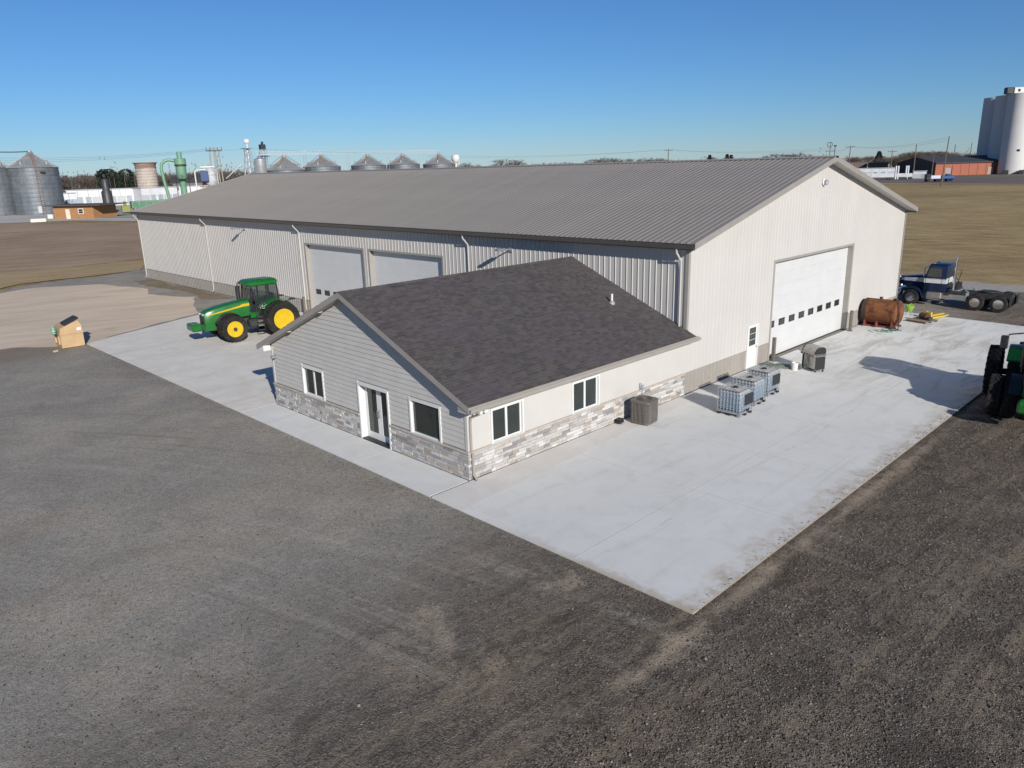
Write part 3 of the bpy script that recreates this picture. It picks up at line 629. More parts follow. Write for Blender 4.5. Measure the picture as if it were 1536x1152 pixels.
def rim_mesh(name, rim, wd, mt, dish):
    h = wd/2; m = MB(); m.lathe([(rim+.03, h*.84), (rim+.045, h*.76), (rim-.02, h*.7), (rim-.04, h*.35), (rim*.86, h*.1-dish*.2), (rim*.82, h*.1-dish*.9), (rim*.55, h*.1-dish*1.6), (rim*.36, h*.1-dish*1.6), (rim*.34, h*.1-dish*.5), (.02, h*.1-dish*.4)], (0,0,0), 'y', 32)
    for k in range(8):
        a = k*math.pi/4; c = (rim*.66*math.cos(a), h*.2-dish*.7, rim*.66*math.sin(a)); m.lathe([(.03, -.0), (.03, .035), (.0, .04)], c, 'y', 6)
    return m.mesh(name, mt, 35)
RT, RRIM = tyre_mesh('tyre', 1.04, .5, .6, 24), rim_mesh('rim', .6, .5, YELLOW, .12)
FT, FRIM = tyre_mesh('tyre', .79, .42, .44, 20, .042), rim_mesh('rim', .44, .42, YELLOW, .1)
m = MB(); m.lathe([(.17, 0), (.17, .05), (.13, .09), (.06, .1)], (0,0,0), 'y', 18); HUB = m.mesh('hub', plain('hub_steel', (.35,.25,.12), .5, .3), 35)
def make_tractor(label, loc, heading):
    t = thing('tractor', label, 'tractor', loc, heading)
    WB = 2.83
    for (x, r_, tm, rm, ys) in ((0, 1.04, RT, RRIM, (1.0, 1.72)), (WB, .79, FT, FRIM, (.86, 1.36))):
        for s in (1, -1):
            for y in ys:
                wp = part('wheel', t, (x, s*y, r_), (0, random.uniform(0, 1), 0) if s > 0 else (0, random.uniform(0, 1), math.pi))
                link('tyre', tm, wp); link('rim', rm, wp); link('hub', HUB, wp, (0, r_*.02-.05, 0))
    m = MB(); m.tube([(0,-1.9,1.04), (0,1.9,1.04)], .13, 12); m.tube([(WB,-1.6,.79), (WB,1.6,.79)], .11, 12); m.cbox(-.6, 1.1, -.42, .42, .75, 1.45, .06); m.cbox(1.0, 3.9, -.3, .3, .62, 1.15, .05); m.cbox(WB-.35, WB+.35, -.5, .5, .55, .95, .05); m.build('chassis', CASTING, t)
    # hood
    def ring(x, wd, zt, zb, cr): return [(x, -wd, zb), (x, -wd, zt-.18), (x, -wd*.86, zt-.05), (x, -wd*.5, zt), (x, wd*.5, zt), (x, wd*.86, zt-.05), (x, wd, zt-.18), (x, wd, zb)]
    m = MB(); m.loft([ring(1.5, .6, 2.26, 1.3, 0), ring(1.9, .6, 2.23, 1.3, 0), ring(2.7, .556, 2.13, 1.28, 0), ring(3.5, .513, 1.99, 1.2, 0), ring(3.95, .49, 1.87, 1.15, 0), ring(4.16, .42, 1.74, 1.12, 0)]); m.build('hood', GREEN, t, 40)
    for s in (1, -1):
        m = MB(); p = [(1.52, 1.9), (1.9, 1.89), (3.95, 1.58), (3.95, 1.64), (2.1, 1.97), (1.95, 2.04), (1.52, 2.06)]
        m.prism(p, s*.602, s*.608, 'xz'); m.v = [(x, y if x < 1.96 else s*(abs(y)-(x-1.9)*.052+.004), z) for x, y, z in m.v]; m.build('stripe', YELLOW, t)
    m = MB(); m.loft([[(4.0,-.42,.8), (4.0,.42,.8), (4.0,.45,1.68), (4.0,-.45,1.68)], [(4.22,-.3,.85), (4.22,.3,.85), (4.2,.38,1.63), (4.2,-.38,1.63)]]); m.build('grille', BLACK, t)
    for s in (1, -1):
        m = MB(); m.cbox(4.1, 4.235, s*.28-.1, s*.28+.1, 1.6, 1.7, .03); m.build('headlight', LAMP, t)
        m = MB(); m.loft([[(3.6,s*.5,1.3), (3.6,s*.36,1.3), (3.6,s*.36,.7), (3.6,s*.46,.7)], [(4.15,s*.42,1.1), (4.15,s*.3,1.1), (4.2,s*.3,.7), (4.2,s*.42,.7)]]); m.build('side_panel', GREEN, t)
    m = MB(); m.cbox(4.15, 4.35, -.32, .32, .78, 1.1, .05); m.cbox(4.35, 4.95, -.56, .56, .76, 1.18, .08); m.build('front_weight', GREEN, t)
    # cab
    cab = part('cab', t, (.34,0,0)); ZF, ZR = 1.45, 3.05
    lo = {(1,1): (1.2,.72,ZF), (1,-1): (1.2,-.72,ZF), (0,1): (-.62,.8,1.75), (0,-1): (-.62,-.8,1.75)}; hi = {(1,1): (1.02,.74,ZR), (1,-1): (1.02,-.74,ZR), (0,1): (-.55,.74,ZR), (0,-1): (-.55,-.74,ZR)}
    for k in lo:
        m = MB(); m.tube([lo[k], hi[k]], .05, 6); m.build('pillar', BLACK, cab)
    for s in (1, -1):
        m = MB(); m.tube([(.1, s*.8, 1.1), (.1, s*.79, 2), (.12, s*.75, ZR)], .04, 6); m.build('pillar', BLACK, cab)
        m = MB(); m.add([(1.18,s*.73,1.3), (.1,s*.8,1.15), (.12,s*.75,ZR), (1.02,s*.74,ZR)], [(0,1,2,3)]); m.build('window', CABGLASS, cab)
        m = MB(); m.add([(.1,s*.8,1.75), (-.6,s*.8,1.75), (-.55,s*.74,ZR), (.12,s*.75,ZR)], [(0,1,2,3)]); m.build('window', CABGLASS, cab)
    m = MB(); m.add([(1.2,-.7,ZF), (1.2,.7,ZF), (1.02,.72,ZR), (1.02,-.72,ZR)], [(0,1,2,3)]); m.build('windscreen', CABGLASS, cab)
    m = MB(); m.add([(-.62,-.78,1.8), (-.62,.78,1.8), (-.55,.72,ZR), (-.55,-.72,ZR)], [(0,1,2,3)]); m.build('rear_window', CABGLASS, cab)
    m = MB(); m.loft([[(x*a-.0, y*b, z) for x, y in ((1.3,.5), (1.12,.82), (-.55,.85), (-.72,.5), (-.72,-.5), (-.55,-.85), (1.12,-.82), (1.3,-.5))] for a, b, z in ((.9,.92,3.03), (1.0,1.0,3.1), (1.0,1.0,3.24), (.88,.86,3.34), (.6,.55,3.38))]); m.build('roof', GREEN, cab, 35)
    m = MB(); m.cbox(-.5, .95, -.7, .7, 1.15, 1.3, .03); m.cbox(-.5, .1, -.3, .3, 1.5, 1.7, .06); m.cbox(-.55, -.4, -.28, .28, 1.7, 2.45, .06); m.cbox(.85, 1.1, -.35, .35, 1.3, 1.9, .05); m.tube([(.9,0,1.85), (.6,0,2.0)], .03, 6); m.build('seat', BLACK, cab)
    m = MB(); m.lathe([(.19,-.015), (.21,0), (.19,.015)], (.58,0,2.02), 'z', 16); m.build('steering_wheel', BLACK, cab)
    for s in (1, -1):
        m = MB(); m.cbox(1.06, 1.14, s*.55-.12, s*.55+.12, 3.08, 3.2, .02); m.build('work_light', YELLOW, cab)
        m = MB(); m.tube([(1.05,s*.75,2.95), (1.15,s*1.3,2.85)], .025, 6); m.tube([(1.15,s*1.3,2.85), (1.15,s*1.32,2.4)], .02, 6); m.cbox(1.08, 1.2, s*1.42-.13, s*1.42+.13, 2.28, 2.8, .04); m.build('mirror', BLACK, cab)
    # exhaust stack beside the right front pillar
    m = MB(); m.tube([(1.68,-.68,1.7), (1.68,-.68,2.75), (1.66,-.68,2.95)], .12, 12); m.tube([(1.66,-.68,2.95), (1.63,-.68,3.1), (1.53,-.7,3.18)], .06, 8); m.build('exhaust_stack', BLACK, t, 40)
    # rear fenders
    for s in (1, -1):
        a = [R(x) for x in range(35, 171, 15)]; m = MB(); y0, y1 = s*.72, s*1.3
        m.loft([[(1.16*math.cos(q), y0, 1.04+1.16*math.sin(q)), (1.16*math.cos(q), y1, 1.04+1.13*math.sin(q)), (1.12*math.cos(q), y1, 1.04+1.09*math.sin(q)), (1.1*math.cos(q), y0, 1.04+1.1*math.sin(q))] for q in a]); m.build('fender', GREEN, t, 40)
        a = [R(x) for x in range(20, 161, 20)]; m = MB(); m.loft([[(WB+.86*math.cos(q), s*.55, .82+.84*math.sin(q)), (WB+.86*math.cos(q), s*.95, .82+.84*math.sin(q)), (WB+.83*math.cos(q), s*.95, .82+.81*math.sin(q)), (WB+.83*math.cos(q), s*.55, .82+.81*math.sin(q))] for q in a]); m.build('front_fender', BLACK, t, 40)
        m = MB(); m.cbox(-1.2, -.9, s*.9-.15, s*.9+.15, 2.0, 2.08, .02); m.tube([(-.6, s*.8, 1.9), (-1.0, s*.9, 2.02)], .03, 6); m.build('tail_light', BLACK, t)
    # fuel tank, side tool box, steps
    for s in (1, -1):
        m = MB(); m.cbox(.75, 1.75, s*.7-.28, s*.7+.28, .62, 1.12, .1); m.build('fuel_tank', CASTING, t)
    m = MB(); m.cbox(1.1, 1.6, .5, .9, 1.15, 1.5, .05); m.build('tool_box', GREEN, t)
    for i, z in enumerate((.42, .68, .94, 1.18)):
        m = MB(); m.cbox(.92, 1.3, 1.02-.02*i, 1.2-.02*i, z, z+(.05 if i == 0 else .1), .015); m.build('step', STEEL if i in (1, 2) else CASTING, t)
    m = MB(); m.tube([(1.32,1.12,.4), (1.32,1.08,1.3), (1.22,.86,2.3)], .02, 6); m.tube([(.9,1.12,.4), (.9,1.08,1.2)], .02, 6); m.tube([(1.4,.86,1.2), (1.36,.86,2.0)], .02, 6); m.build('handrail', BLACK, t)
    m = MB()
    for s in (1, -1): m.tube([(-.5,s*.4,.8), (-1.3,s*.5,.62)], .05, 6); m.tube([(-.55,s*.35,1.4), (-1.2,s*.45,1.35), (-1.25,s*.5,.7)], .035, 6)
    m.cbox(-1.45, -.6, -.08, .08, .42, .5, .02); m.tube([(-.6,0,1.3), (-1.3,0,1.1)], .045, 6); m.build('rear_hitch', CASTING, t)
    return t
TH1 = R(174)
tr1 = make_tractor('green tractor with yellow dual wheels parked on the concrete by the overhead doors', (7.38, 26.6, 0), TH1)
tr2 = copy_tree(tr1); tr2.location = (20.35, -11.1, -.03); tr2.rotation_euler = (0, 0, R(188)); tr2['label'] = 'green tractor in its own shadow cut off by the right picture edge beside the slab'

# ------------------------------------------------------------------ semi truck
BLUE = plain('dark_blue_paint', (.005,.012,.04), .25, 0, .12, 2, 0, .5); SILVER = plain('silver_white_band', (.6,.6,.6), .3, .1, .06, 3)
t = thing('semi_truck', 'dark blue semi truck cab with silver white side band parked behind the shed corner', 'truck', (40.55, -5.03, -.05), R(91.3))
def wheel_pair(x, dual, front=False):
    for s in (1, -1):
        wp = part('wheel', t, (x, s*1.02, .51), (0, 0, 0 if s > 0 else math.pi)); m = MB(); h = .14 if front else .3
        m.lathe([(.29, -h), (.3, -h*1.05), (.47, -h), (.51, -h*.8), (.51, -.03 if dual else 0), (.48, 0), (.51, .03 if dual else 0), (.51, h*.8), (.47, h), (.3, h*1.05), (.29, h)], (0,0,0), 'y', 32, False); m.build('tyre', TYRE, wp, 35)
        m = MB(); d = .03 if front else -.16; m.lathe([(.3, h*.95), (.27, h*.85), (.25, h*.6), (.2, h*.6+d), (.13, h*.6+d+.01), (.12, h*.6+d+.1), (.0, h*.6+d+.13)], (0,0,0), 'y', 28); m.build('rim', CHROME, wp, 40)
wheel_pair(0, True); wheel_pair(1.3, True); wheel_pair(5.1, False, True)
m = MB()
for s in (1, -1): m.box(-.5, 5.9, s*.43-.05, s*.43+.05, .78, 1.02)
for x in (-.7, .65, 2.1, 3.4): m.box(x+(.2 if x < 0 else 0), x+.1+(.2 if x < 0 else 0), -.38, .38, .8, 1.0)
m.tube([(0,-.95,.51), (0,.95,.51)], .13, 10); m.tube([(1.3,-.95,.51), (1.3,.95,.51)], .13, 10); m.tube([(5.1,-.95,.51), (5.1,.95,.51)], .08, 10); m.box(-.2, 1.5, -.5, .5, .55, .78); m.build('frame_rail', CASTING, t)
m = MB(); m.lathe([(.45, 0), (.5, .04), (.5, .1), (.4, .12)], (.75,0,1.03), 'z', 24); m.prism([(.1,1.05), (.6,1.15), (.6,1.08), (.1,.98)], -.4, .4); m.build('fifth_wheel', CASTING, t)
m = MB(); m.box(2.4, 3.1, -.45, .45, 1.02, 1.08); m.build('deck_plate', GALV, t)
cab = part('cab', t)
def cr(x, w0, z0, z1, z2, w2): return [(x,-w0,z0), (x,-w0,z1), (x,-w2,z2-.08), (x,-w2+.12,z2), (x,w2-.12,z2), (x,w2,z2-.08), (x,w0,z1), (x,w0,z0)]
m = MB(); m.loft([cr(3.13,.95,.95,1.82,2.6,.86), cr(3.2,.98,.92,1.82,2.7,.9), cr(4.2,.98,.92,1.82,2.69,.9), cr(4.42,.95,.92,1.82,1.92,.9)]); m.build('cab_body', BLUE, cab, 35)
m = MB(); m.loft([cr(3.11,.985,1.5,1.8,1.83,.985), cr(3.14,.988,1.5,1.8,1.83,.988), cr(4.43,.988,1.5,1.8,1.83,.988)]); m.build('side_band', SILVER, cab)
for s in (1, -1):
    m = MB(); m.add([(3.42,s*.97,1.9), (4.3,s*.97,1.9), (4.15,s*.92,2.46), (3.46,s*.92,2.46)], [(0,1,2,3)]); m.v = [(a, b+s*.012, c) for a, b, c in m.v]; m.build('window', GLASS, cab)
    m = MB(); m.box(3.36, 3.375, min(s*.99, s*.996), max(s*.99, s*.996), 1.0, 1.93); m.box(4.33, 4.345, min(s*.99, s*.996), max(s*.99, s*.996), 1.0, 1.93); m.build('door_seam', BLACK, cab)
    m = MB(); m.tube([(4.35,s*1.0,2.5), (4.4,s*1.25,2.45), (4.4,s*1.25,1.95), (4.35,s*1.0,1.95)], .018, 6); m.cbox(4.36, 4.42, s*1.25-.1, s*1.25+.1, 1.95, 2.45, .02); m.build('mirror', CHROME, cab)
m = MB(); m.add([(4.4,-.8,1.95), (4.4,.8,1.95), (4.22,.78,2.5), (4.22,-.78,2.5)], [(0,1,2,3)]); m.v = [(a+.02, b, c) for a, b, c in m.v]; m.build('windscreen', GLASS, cab)
m = MB(); m.loft([[(4.22,-.85,2.52), (4.22,.85,2.52), (4.22,.85,2.56), (4.22,-.85,2.56)], [(4.62,-.8,2.38), (4.62,.8,2.38), (4.62,.8,2.41), (4.62,-.8,2.41)]]); m.build('sun_visor', STEEL, cab)
for y in (-.5, -.25, 0, .25, .5): m = MB(); m.cbox(4.0, 4.12, y-.05, y+.05, 2.69, 2.75, .02); m.build('marker_lamp', CHROME, cab)
hd = part('hood', t); m = MB()
hr = lambda x, wd, zt: [(x,-wd,1.15), (x,-wd,zt-.15), (x,-wd*.7,zt), (x,wd*.7,zt), (x,wd,zt-.15), (x,wd,1.15)]
m.loft([hr(4.4,.78,1.9), hr(5.2,.66,1.82), hr(5.95,.5,1.74), hr(6.05,.46,1.68)]); m.build('hood_panel', BLUE, hd, 35)
m = MB(); hs = lambda x, wd, z0, z1: [(x,-wd,z0), (x,-wd,z1), (x,wd,z1), (x,wd,z0)]; m.loft([hs(4.42,.79,1.5,1.78), hs(5.2,.672,1.5,1.72), hs(5.95,.512,1.5,1.66)]); m.build('side_band', SILVER, hd)
m = MB(); m.cbox(6.03, 6.14, -.45, .45, .95, 1.75, .03); m.build('grille', CHROME, hd)
for s in (1, -1):
    a = [R(x) for x in range(0, 181, 18)]; m = MB()
    m.loft([[(5.1+.72*math.cos(q), s*.62, .55+.66*math.sin(q)), (5.1+.72*math.cos(q), s*1.14, .55+.62*math.sin(q)), (5.1+.68*math.cos(q), s*1.16, .55+.55*math.sin(q)), (5.1+.65*math.cos(q), s*.62, .55+.6*math.sin(q))] for q in a])
    m.loft([[(4.42,s*.7,.5), (4.42,s*1.12,.5), (4.42,s*1.12,.62), (4.42,s*.7,1.5)], [(4.3,s*.7,.45), (4.3,s*1.12,.45), (4.15,s*1.05,1.1), (4.3,s*.7,1.5)]]); m.build('fender', BLUE, t, 40)
    m = MB(); m.cbox(5.75, 5.95, s*.8-.12, s*.8+.12, 1.1, 1.32, .05); m.build('headlight', CHROME, t)
    m = MB(); m.cbox(3.3, 4.2, s*.82-.25, s*.82+.25, .5, .93, .05); m.build('tool_box' if s > 0 else 'fuel_tank', STEEL, t)
    m = MB(); m.cbox(-.58, -.55, s*.95-.28, s*.95+.28, .35, .95, .005); m.build('mud_flap', BLACK, t)
    m = MB(); m.tube([(1.95,s*.8,.75), (1.85,s*.8,1.1), (2.0,s*.8,1.15)], .05, 6); m.box(1.8, 1.86, s*.95-.28, s*.95+.28, .5, 1.05); m.build('fender_bracket', GALV, t)
m = MB(); m.cbox(6.1, 6.3, -1.12, 1.12, .5, .85, .05); m.build('bumper', CHROME, t)
for s in (1,):
    m = MB(); m.tube([(2.75,s*.6,1.1), (2.75,s*.6,2.0)], .1, 10); m.tube([(2.75,s*.6,2.0), (2.75,s*.6,3.0), (2.66,s*.6,3.22)], .065, 10); m.build('exhaust_stack', CHROME, t, 40)
m = MB(); m.box(2.55, 2.85, -.6, .45, 1.05, 1.5); m.tube([(2.8,-.3,1.2), (2.6,-.3,2.2), (2.6,0,2.3)], .02, 6); m.tube([(2.8,.1,1.9), (2.45,.1,1.4), (2.3,0,1.1)], .02, 6); m.build('air_line', BLACK, t)

# ------------------------------------------------------------------ intermediate bulk containers
def tote_mat():
    t = NT('cloudy_plastic'); z = t.xyz()[2]; n = t.noise(2.5, 4, .6)
    c = t.ramp(t.math('ADD', z, t.math('MULTIPLY', n, .25)), [(.55, (.2,.27,.34)), (.95, (.3,.37,.43)), (1.12, (.45,.47,.47))]); t.bump(t.noise(5, 3), .3, .02); return t.done(c, .35, 0, .4)
TOTE = tote_mat(); CAGE = plain('cage_tube', (.42,.44,.46), .45, .5, .15, 6); TOPPL = plain('tote_top', (.42,.4,.37), .6, 0, .2, 3, .1); LABEL = plain('black_plate', (.02,.021,.024), .5, 0, .25, 3)
def make_tote():
    t = thing('tote_tank', '', 'liquid tote', (0,0,0), 0, 'caged plastic liquid totes on the slab'); W, D, H = .93, 1.0, 1.06
    m = MB(); m.cbox(.04, W-.04, .04, D-.04, .17, .99, .07); m.build('plastic_bottle', TOTE, t)
    m = MB(); m.cbox(.045, W-.045, .045, D-.045, .992, 1.01, .008); m.lathe([(.13, 0), (.13, .02)], (W/2,D/2,1.01), 'z', 20); m.build('top_panel', TOPPL, t)
    m = MB(); m.lathe([(.1, 0), (.1, .045), (.07, .06)], (W/2,D/2,1.032), 'z', 20); m.build('lid', BLACK, t, 40)
    m = MB(); r = .011; lo, hi = .16, 1.04
    for k in range(8):
        y = .015+(D-.03)*k/7; x = .015+(W-.03)*k/7
        for xx in (.012, W-.012): m.tube([(xx,y,lo), (xx,y,hi)], r, 5)
        for yy in (.012, D-.012): m.tube([(x,yy,lo), (x,yy,hi)], r, 5)
    for z in (.18, .36, .54, .72, .9, 1.04):
        m.tube([(.0,.0,z), (W,.0,z), (W,D,z), (0,D,z), (0,0,z)], r if z < 1 else .018, 5)
    for y in (.3, .7): m.tube([(0,y,1.05), (W,y,1.05)], .016, 5)
    m.build('cage', CAGE, t)
    m = MB(); m.box(.3, W-.02, -.014, -.009, .42, .86); m.build('label_plate', LABEL, t)
    p = part('pallet', t)
    for x in (0, .4, .8):
        for y in (0, .43, .86): m = MB(); m.cbox(x, x+.13, y, y+.14, .0, .1, .01); m.build('block', BLACK if (x+y) % 2 else GALV, p)
    for x in (0, .4, .8): m = MB(); m.box(x, x+.13, 0, D, .1, .115); m.build('runner', GALV, p)
    m = MB(); m.cbox(0, W, 0, D, .115, .16, .01); m.build('deck', GALV, p)
    m = MB(); m.tube([(W/2,-.0,.22), (W/2,-.09,.22)], .04, 8); m.box(W/2-.02, W/2+.02, -.1, -.06, .2, .3); m.build('valve', BLACK, t)
    return t
q = make_tote(); q['label'] = 'white caged liquid tote nearest the office, first of the three in a row'; q.location = (10.83, -3.32, 0)
for loc, rz, lb in (((12.47,-3.06,0), R(1), 'white caged liquid tote in the middle between two others, dark plate hidden'), ((14.02,-2.84,0), R(-1), 'white caged liquid tote closest to the entry door and grill')):
    c = copy_tree(q); c.location = loc; c.rotation_euler.z = rz; c['label'] = lb
    if 'middle' in lb: 
        for ch in list(c.children):
            if ch.name.startswith('label_plate'): bpy.data.objects.remove(ch)

# ------------------------------------------------------------------ condenser, box, grill, bollards
ACM = plain('condenser_metal', (.135,.12,.105), .5, .2, .12, 4)
t = thing('air_conditioner', 'taupe outdoor air conditioner condenser standing by the stone wall', 'air conditioner', (8.13, -.82, 0), R(6)); H = .92
def rrect(h, r, z, n=5):
    out = []
    for cx, cy, a0 in ((h-r,h-r,0), (-h+r,h-r,90), (-h+r,-h+r,180), (h-r,-h+r,270)):
        for k in range(n): a = R(a0+90*k/(n-1)); out.append((cx+r*math.cos(a), cy+r*math.sin(a), z))
    return out
m = MB(); m.loft([rrect(.41,.16,.04), rrect(.41,.16,.1)]); m.build('base_pan', ACM, t, 35)
m = MB(); m.loft([rrect(.41,.16,.82), rrect(.43,.17,.84), rrect(.43,.17,.9), rrect(.39,.16,.93)]); m.build('cabinet', ACM, t, 35)
m = MB(); m.loft([rrect(.385,.15,.1), rrect(.385,.15,.82)]); m.build('coil', CASTING, t, 35)
m = MB(); pts = rrect(.41,.16,0,8); 
P2 = []
for a, b in zip(pts, pts[1:]+pts[:1]):
    a, b = Vector(a), Vector(b); n = max(1, int((b-a).length/.055))
    for k in range(n): P2.append(a+(b-a)*(k/n))
for p in P2: m.tube([(p.x,p.y,.1), (p.x,p.y,.82)], .015, 4, False)
m.build('guard_louvre', ACM, t)
m = MB()
for z in (.46,): m.loft([rrect(.412,.16,z), rrect(.412,.16,z+.01)])
m.build('guard_band', ACM, t)
m = MB(); m.lathe([(.3, .931), (.3, .936), (.08, .94)], (0,0,0), 'z', 28); m.build('fan_opening', BLACK, t)
m = MB()
for rr_ in (.12, .18, .24, .3): m.lathe([(rr_-.006, .945), (rr_+.006, .945), (rr_+.006, .953), (rr_-.006, .953), (rr_-.006, .945)], (0,0,0), 'z', 28, False)
for k in range(8): a = k*math.pi/4; m.tube([(.08*math.cos(a),.08*math.sin(a),.95), (.31*math.cos(a),.31*math.sin(a),.95)], .006, 4)
m.lathe([(.09,.945), (.09,.96)], (0,0,0), 'z', 16); m.build('fan_guard', ACM, t)
for sx in (-1,1):
    for sy in (-1,1): m = MB(); m.cbox(sx*.3-.04, sx*.3+.04, sy*.3-.04, sy*.3+.04, 0, .05, .01); m.build('foot', BLACK, t)
t = thing('bait_box', 'small low black plastic box on the walk beside the condenser', 'box', (7.42, -.2, 0), R(10)); m = MB(); m.cbox(-.16, .16, -.13, .13, 0, .13, .03); m.build('body', BLACK, t); m = MB(); m.cbox(-.17, .17, -.14, .14, .132, .17, .015); m.build('lid', BLACK, t)

t = thing('gas_grill', 'stainless steel gas grill with black side and domed lid on the slab', 'grill', (19.28, -2.36, 0), R(-119.6)); W = .5
m = MB(); m.box(-W, W, -.24, .25, .12, .14); m.box(W-.025, W, -.24, .25, .14, .715); m.box(-W, -W+.025, -.24, .25, .14, .715); m.box(-W+.025, W-.025, .225, .25, .14, .715); m.build('cabinet', BLACK, t)
for s in (-1, 1):
    d = part('cabinet_door', t); m = MB(); a, b = sorted((s*.012, s*(W-(.02 if s > 0 else .16)))); m.cbox(a, b, -.272, -.245, .15, .7, .008); m.build('door_panel', STEEL, d); m = MB(); m.tube([(s*.05,-.275,.45), (s*.05,-.3,.46), (s*.05,-.3,.68), (s*.05,-.275,.69)], .01, 6); m.build('handle', BLACK, d)
m = MB(); m.cbox(-W-.02, W+.02, -.36, .26, .72, .86, .02); m.build('control_panel', STEEL, t)
for k in range(5): m = MB(); m.lathe([(.032, 0), (.032, -.03), (.02, -.04)], (-.38+.19*k, -.36, .79), 'y', 12); m.build('knob', BLACK, t)
l = part('lid', t); prof = [(-.3,.865), (-.29,.93), (-.17,1.1), (-.04,1.15), (.16,1.15), (.24,1.08), (.26,.96), (.26,.865)]
m = MB(); m.prism(prof, -W+.07, W-.07, 'yz'); m.build('lid_shell', STEEL, l, 50)
for s in (-1, 1): m = MB(); a, b = sorted((s*(W-.069), s*(W-.0))); m.prism([(y*1.02, z+.008) for y, z in prof], a, b, 'yz'); m.build('end_cap', BLACK, l)
m = MB(); m.tube([(-.36,-.26,.97), (-.36,-.34,1.0), (.36,-.34,1.0), (.36,-.26,.97)], .015, 6); m.build('handle', STEEL, l)
m = MB(); m.lathe([(.045, 0), (.045, -.015)], (0,-.215,1.05), 'y', 16); m.build('thermometer', CHROME, l)
m = MB(); m.cbox(-W-.34, -W-.02, -.28, .2, .8, .85, .015); m.build('side_shelf', STEEL, t)
m = MB(); m.cbox(W+.02, W+.12, -.28, .2, .8, .85, .015); m.build('side_shelf', STEEL, t)
for x in (-.45, .45):
    for y in (-.2, .2): c = part('caster', t); m = MB(); m.lathe([(.045, -.02), (.05, 0), (.045, .02)], (x, y, .05), 'y', 14); m.build('wheel', BLACK, c, 40); m = MB(); m.box(x-.02, x+.02, y-.03, y+.03, .095, .125); m.build('fork', GALV, c)

BOL = plain('bollard_paint', (.15,.13,.11), .6, .1, .15, 4, .1)
for x, y, lb in ((19.66, -.21, 'brown steel bollard at the left jamb of the gable overhead door'), (28.6, -.34, 'brown steel bollard at the right jamb of the gable door beside the rusty tank'), (11.85, 30.55, 'brown steel bollard behind the tractor at the long wall overhead door')):
    t = thing('bollard', lb, 'bollard', (x,y,0), 0, 'bollards guarding the overhead doors'); m = MB(); m.cbox(-.075, .075, -.075, .075, 0, 1.14, .012); m.build('post', BOL, t); m = MB(); m.cbox(-.082, .082, -.082, .082, 1.141, 1.165, .01); m.build('cap', BOL, t); m = MB(); m.box(-.13, .13, -.13, .13, 0, .014); m.build('base_plate', BOL, t)

# crumpled tarp, bucket and coiled hoses
TARP = plain('grey_green_tarp', (.1,.125,.1), .7, 0, .3, 3, .2)
m = MB(); n = 22; vs = []
for i in range(n):
    for j in range(n):
        u, v = i/(n-1), j/(n-1); e = min(u, 1-u, v, 1-v); p = Vector((u*1.9-.95+.1*mnoise.noise((u*4, v*4, 1)), v*.75-.37+.14*mnoise.noise((u*4, v*4, 7)), .012+min(e*6, 1)*(.1+.13*mnoise.noise((u*5, v*4, 3))+.06*mnoise.noise((u*13, v*9, 5)))))
        vs.append((p.x, p.y, max(p.z, .008)))
m.add(vs, [(i*n+j, (i+1)*n+j, (i+1)*n+j+1, i*n+j+1) for i in range(n-1) for j in range(n-1)]); o = m.build('tarp', TARP, None, 60); o.location = (18.75, -.95, 0); o.rotation_euler.z = R(-58); tag(o, 'crumpled grey green tarp lying at the foot of the left bollard', 'tarp')
t = thing('bucket', 'small white plastic bucket between the tarp and the grill', 'bucket', (18.72, -1.75, 0)); m = MB(); m.lathe([(.13,.0), (.15,.33), (.16,.33), (.16,.36), (.145,.36), (.12,.02)], (0,0,0), 'z', 20); m.build('pail', WHITE, t, 40); m = MB(); m.tube([(.155*math.cos(a), .06+.05*math.sin(a), .34+.12*math.sin(a)) for a in np.linspace(0, math.pi, 9)], .006, 5); m.build('handle', GALV, t)

# ------------------------------------------------------------------ rusty fuel tank
def rust_mat():
    t = NT('rusty_tank_paint'); n = t.noise(1.3, 7, .72, .5); n2 = t.noise(3.5, 6, .75, .3, t.map((1,.45,1)))
    c = t.ramp(n, [(.3, (.06,.025,.014)), (.45, (.13,.047,.02)), (.58, (.195,.074,.028)), (.72, (.25,.108,.045))]); c = t.mix(t.step(n2, .5, .62, 0, .85), c, (.045,.026,.017)); z = t.xyz()[2]
    c = t.mix(t.step(t.math('ADD', z, t.math('MULTIPLY', n2, .4)), .95, .35, 0, .7), c, (.17,.04,.028)); t.bump(n2, .3, .01); return t.done(c, .75, 0, .25)
RUST = rust_mat(); DBROWN = plain('dark_brown', (.045,.022,.016), .7, 0, .3, 3)
t = thing('fuel_tank', 'rusty orange fuel tank lying on its red skid beside the gable wall', 'fuel tank', (31.0, -1.1, 0), R(0)); t.scale = (.84, .84, .84)
m = MB(); m.lathe([(0.02,-1.34), (.4,-1.31), (.7,-1.22), (.86,-1.1), (.86,.78)], (0,0,1.0), 'y', 40); m.build('shell', RUST, t, 40)
m = MB(); m.lathe([(.863,.781), (.863,1.06), (.7,1.16), (.4,1.24), (.02,1.27)], (0,0,1.0), 'y', 40); m.build('end_band', DBROWN, t, 40)  # wall-side end of the shell in a darker brown
m = MB()
for s in (-1, 1): m.box(s*.5-.06, s*.5+.06, -1.2, 1.05, 0, .12)
for y in (-1.0, 0, .8): m.prism([(-.75,.05), (.75,.05), (.66,.45), (.35,.2), (-.35,.2), (-.66,.45)], y, y+.09, 'xz')
m.build('skid', plain('red_oxide', (.16,.04,.03), .7, 0, .2, 4), t)
m = MB(); m.lathe([(.87,-1.0), (.875,-.99), (.875,-.93), (.87,-.92)], (0,0,1.0), 'y', 40, False); m.build('weld_band', RUST, t, 40)
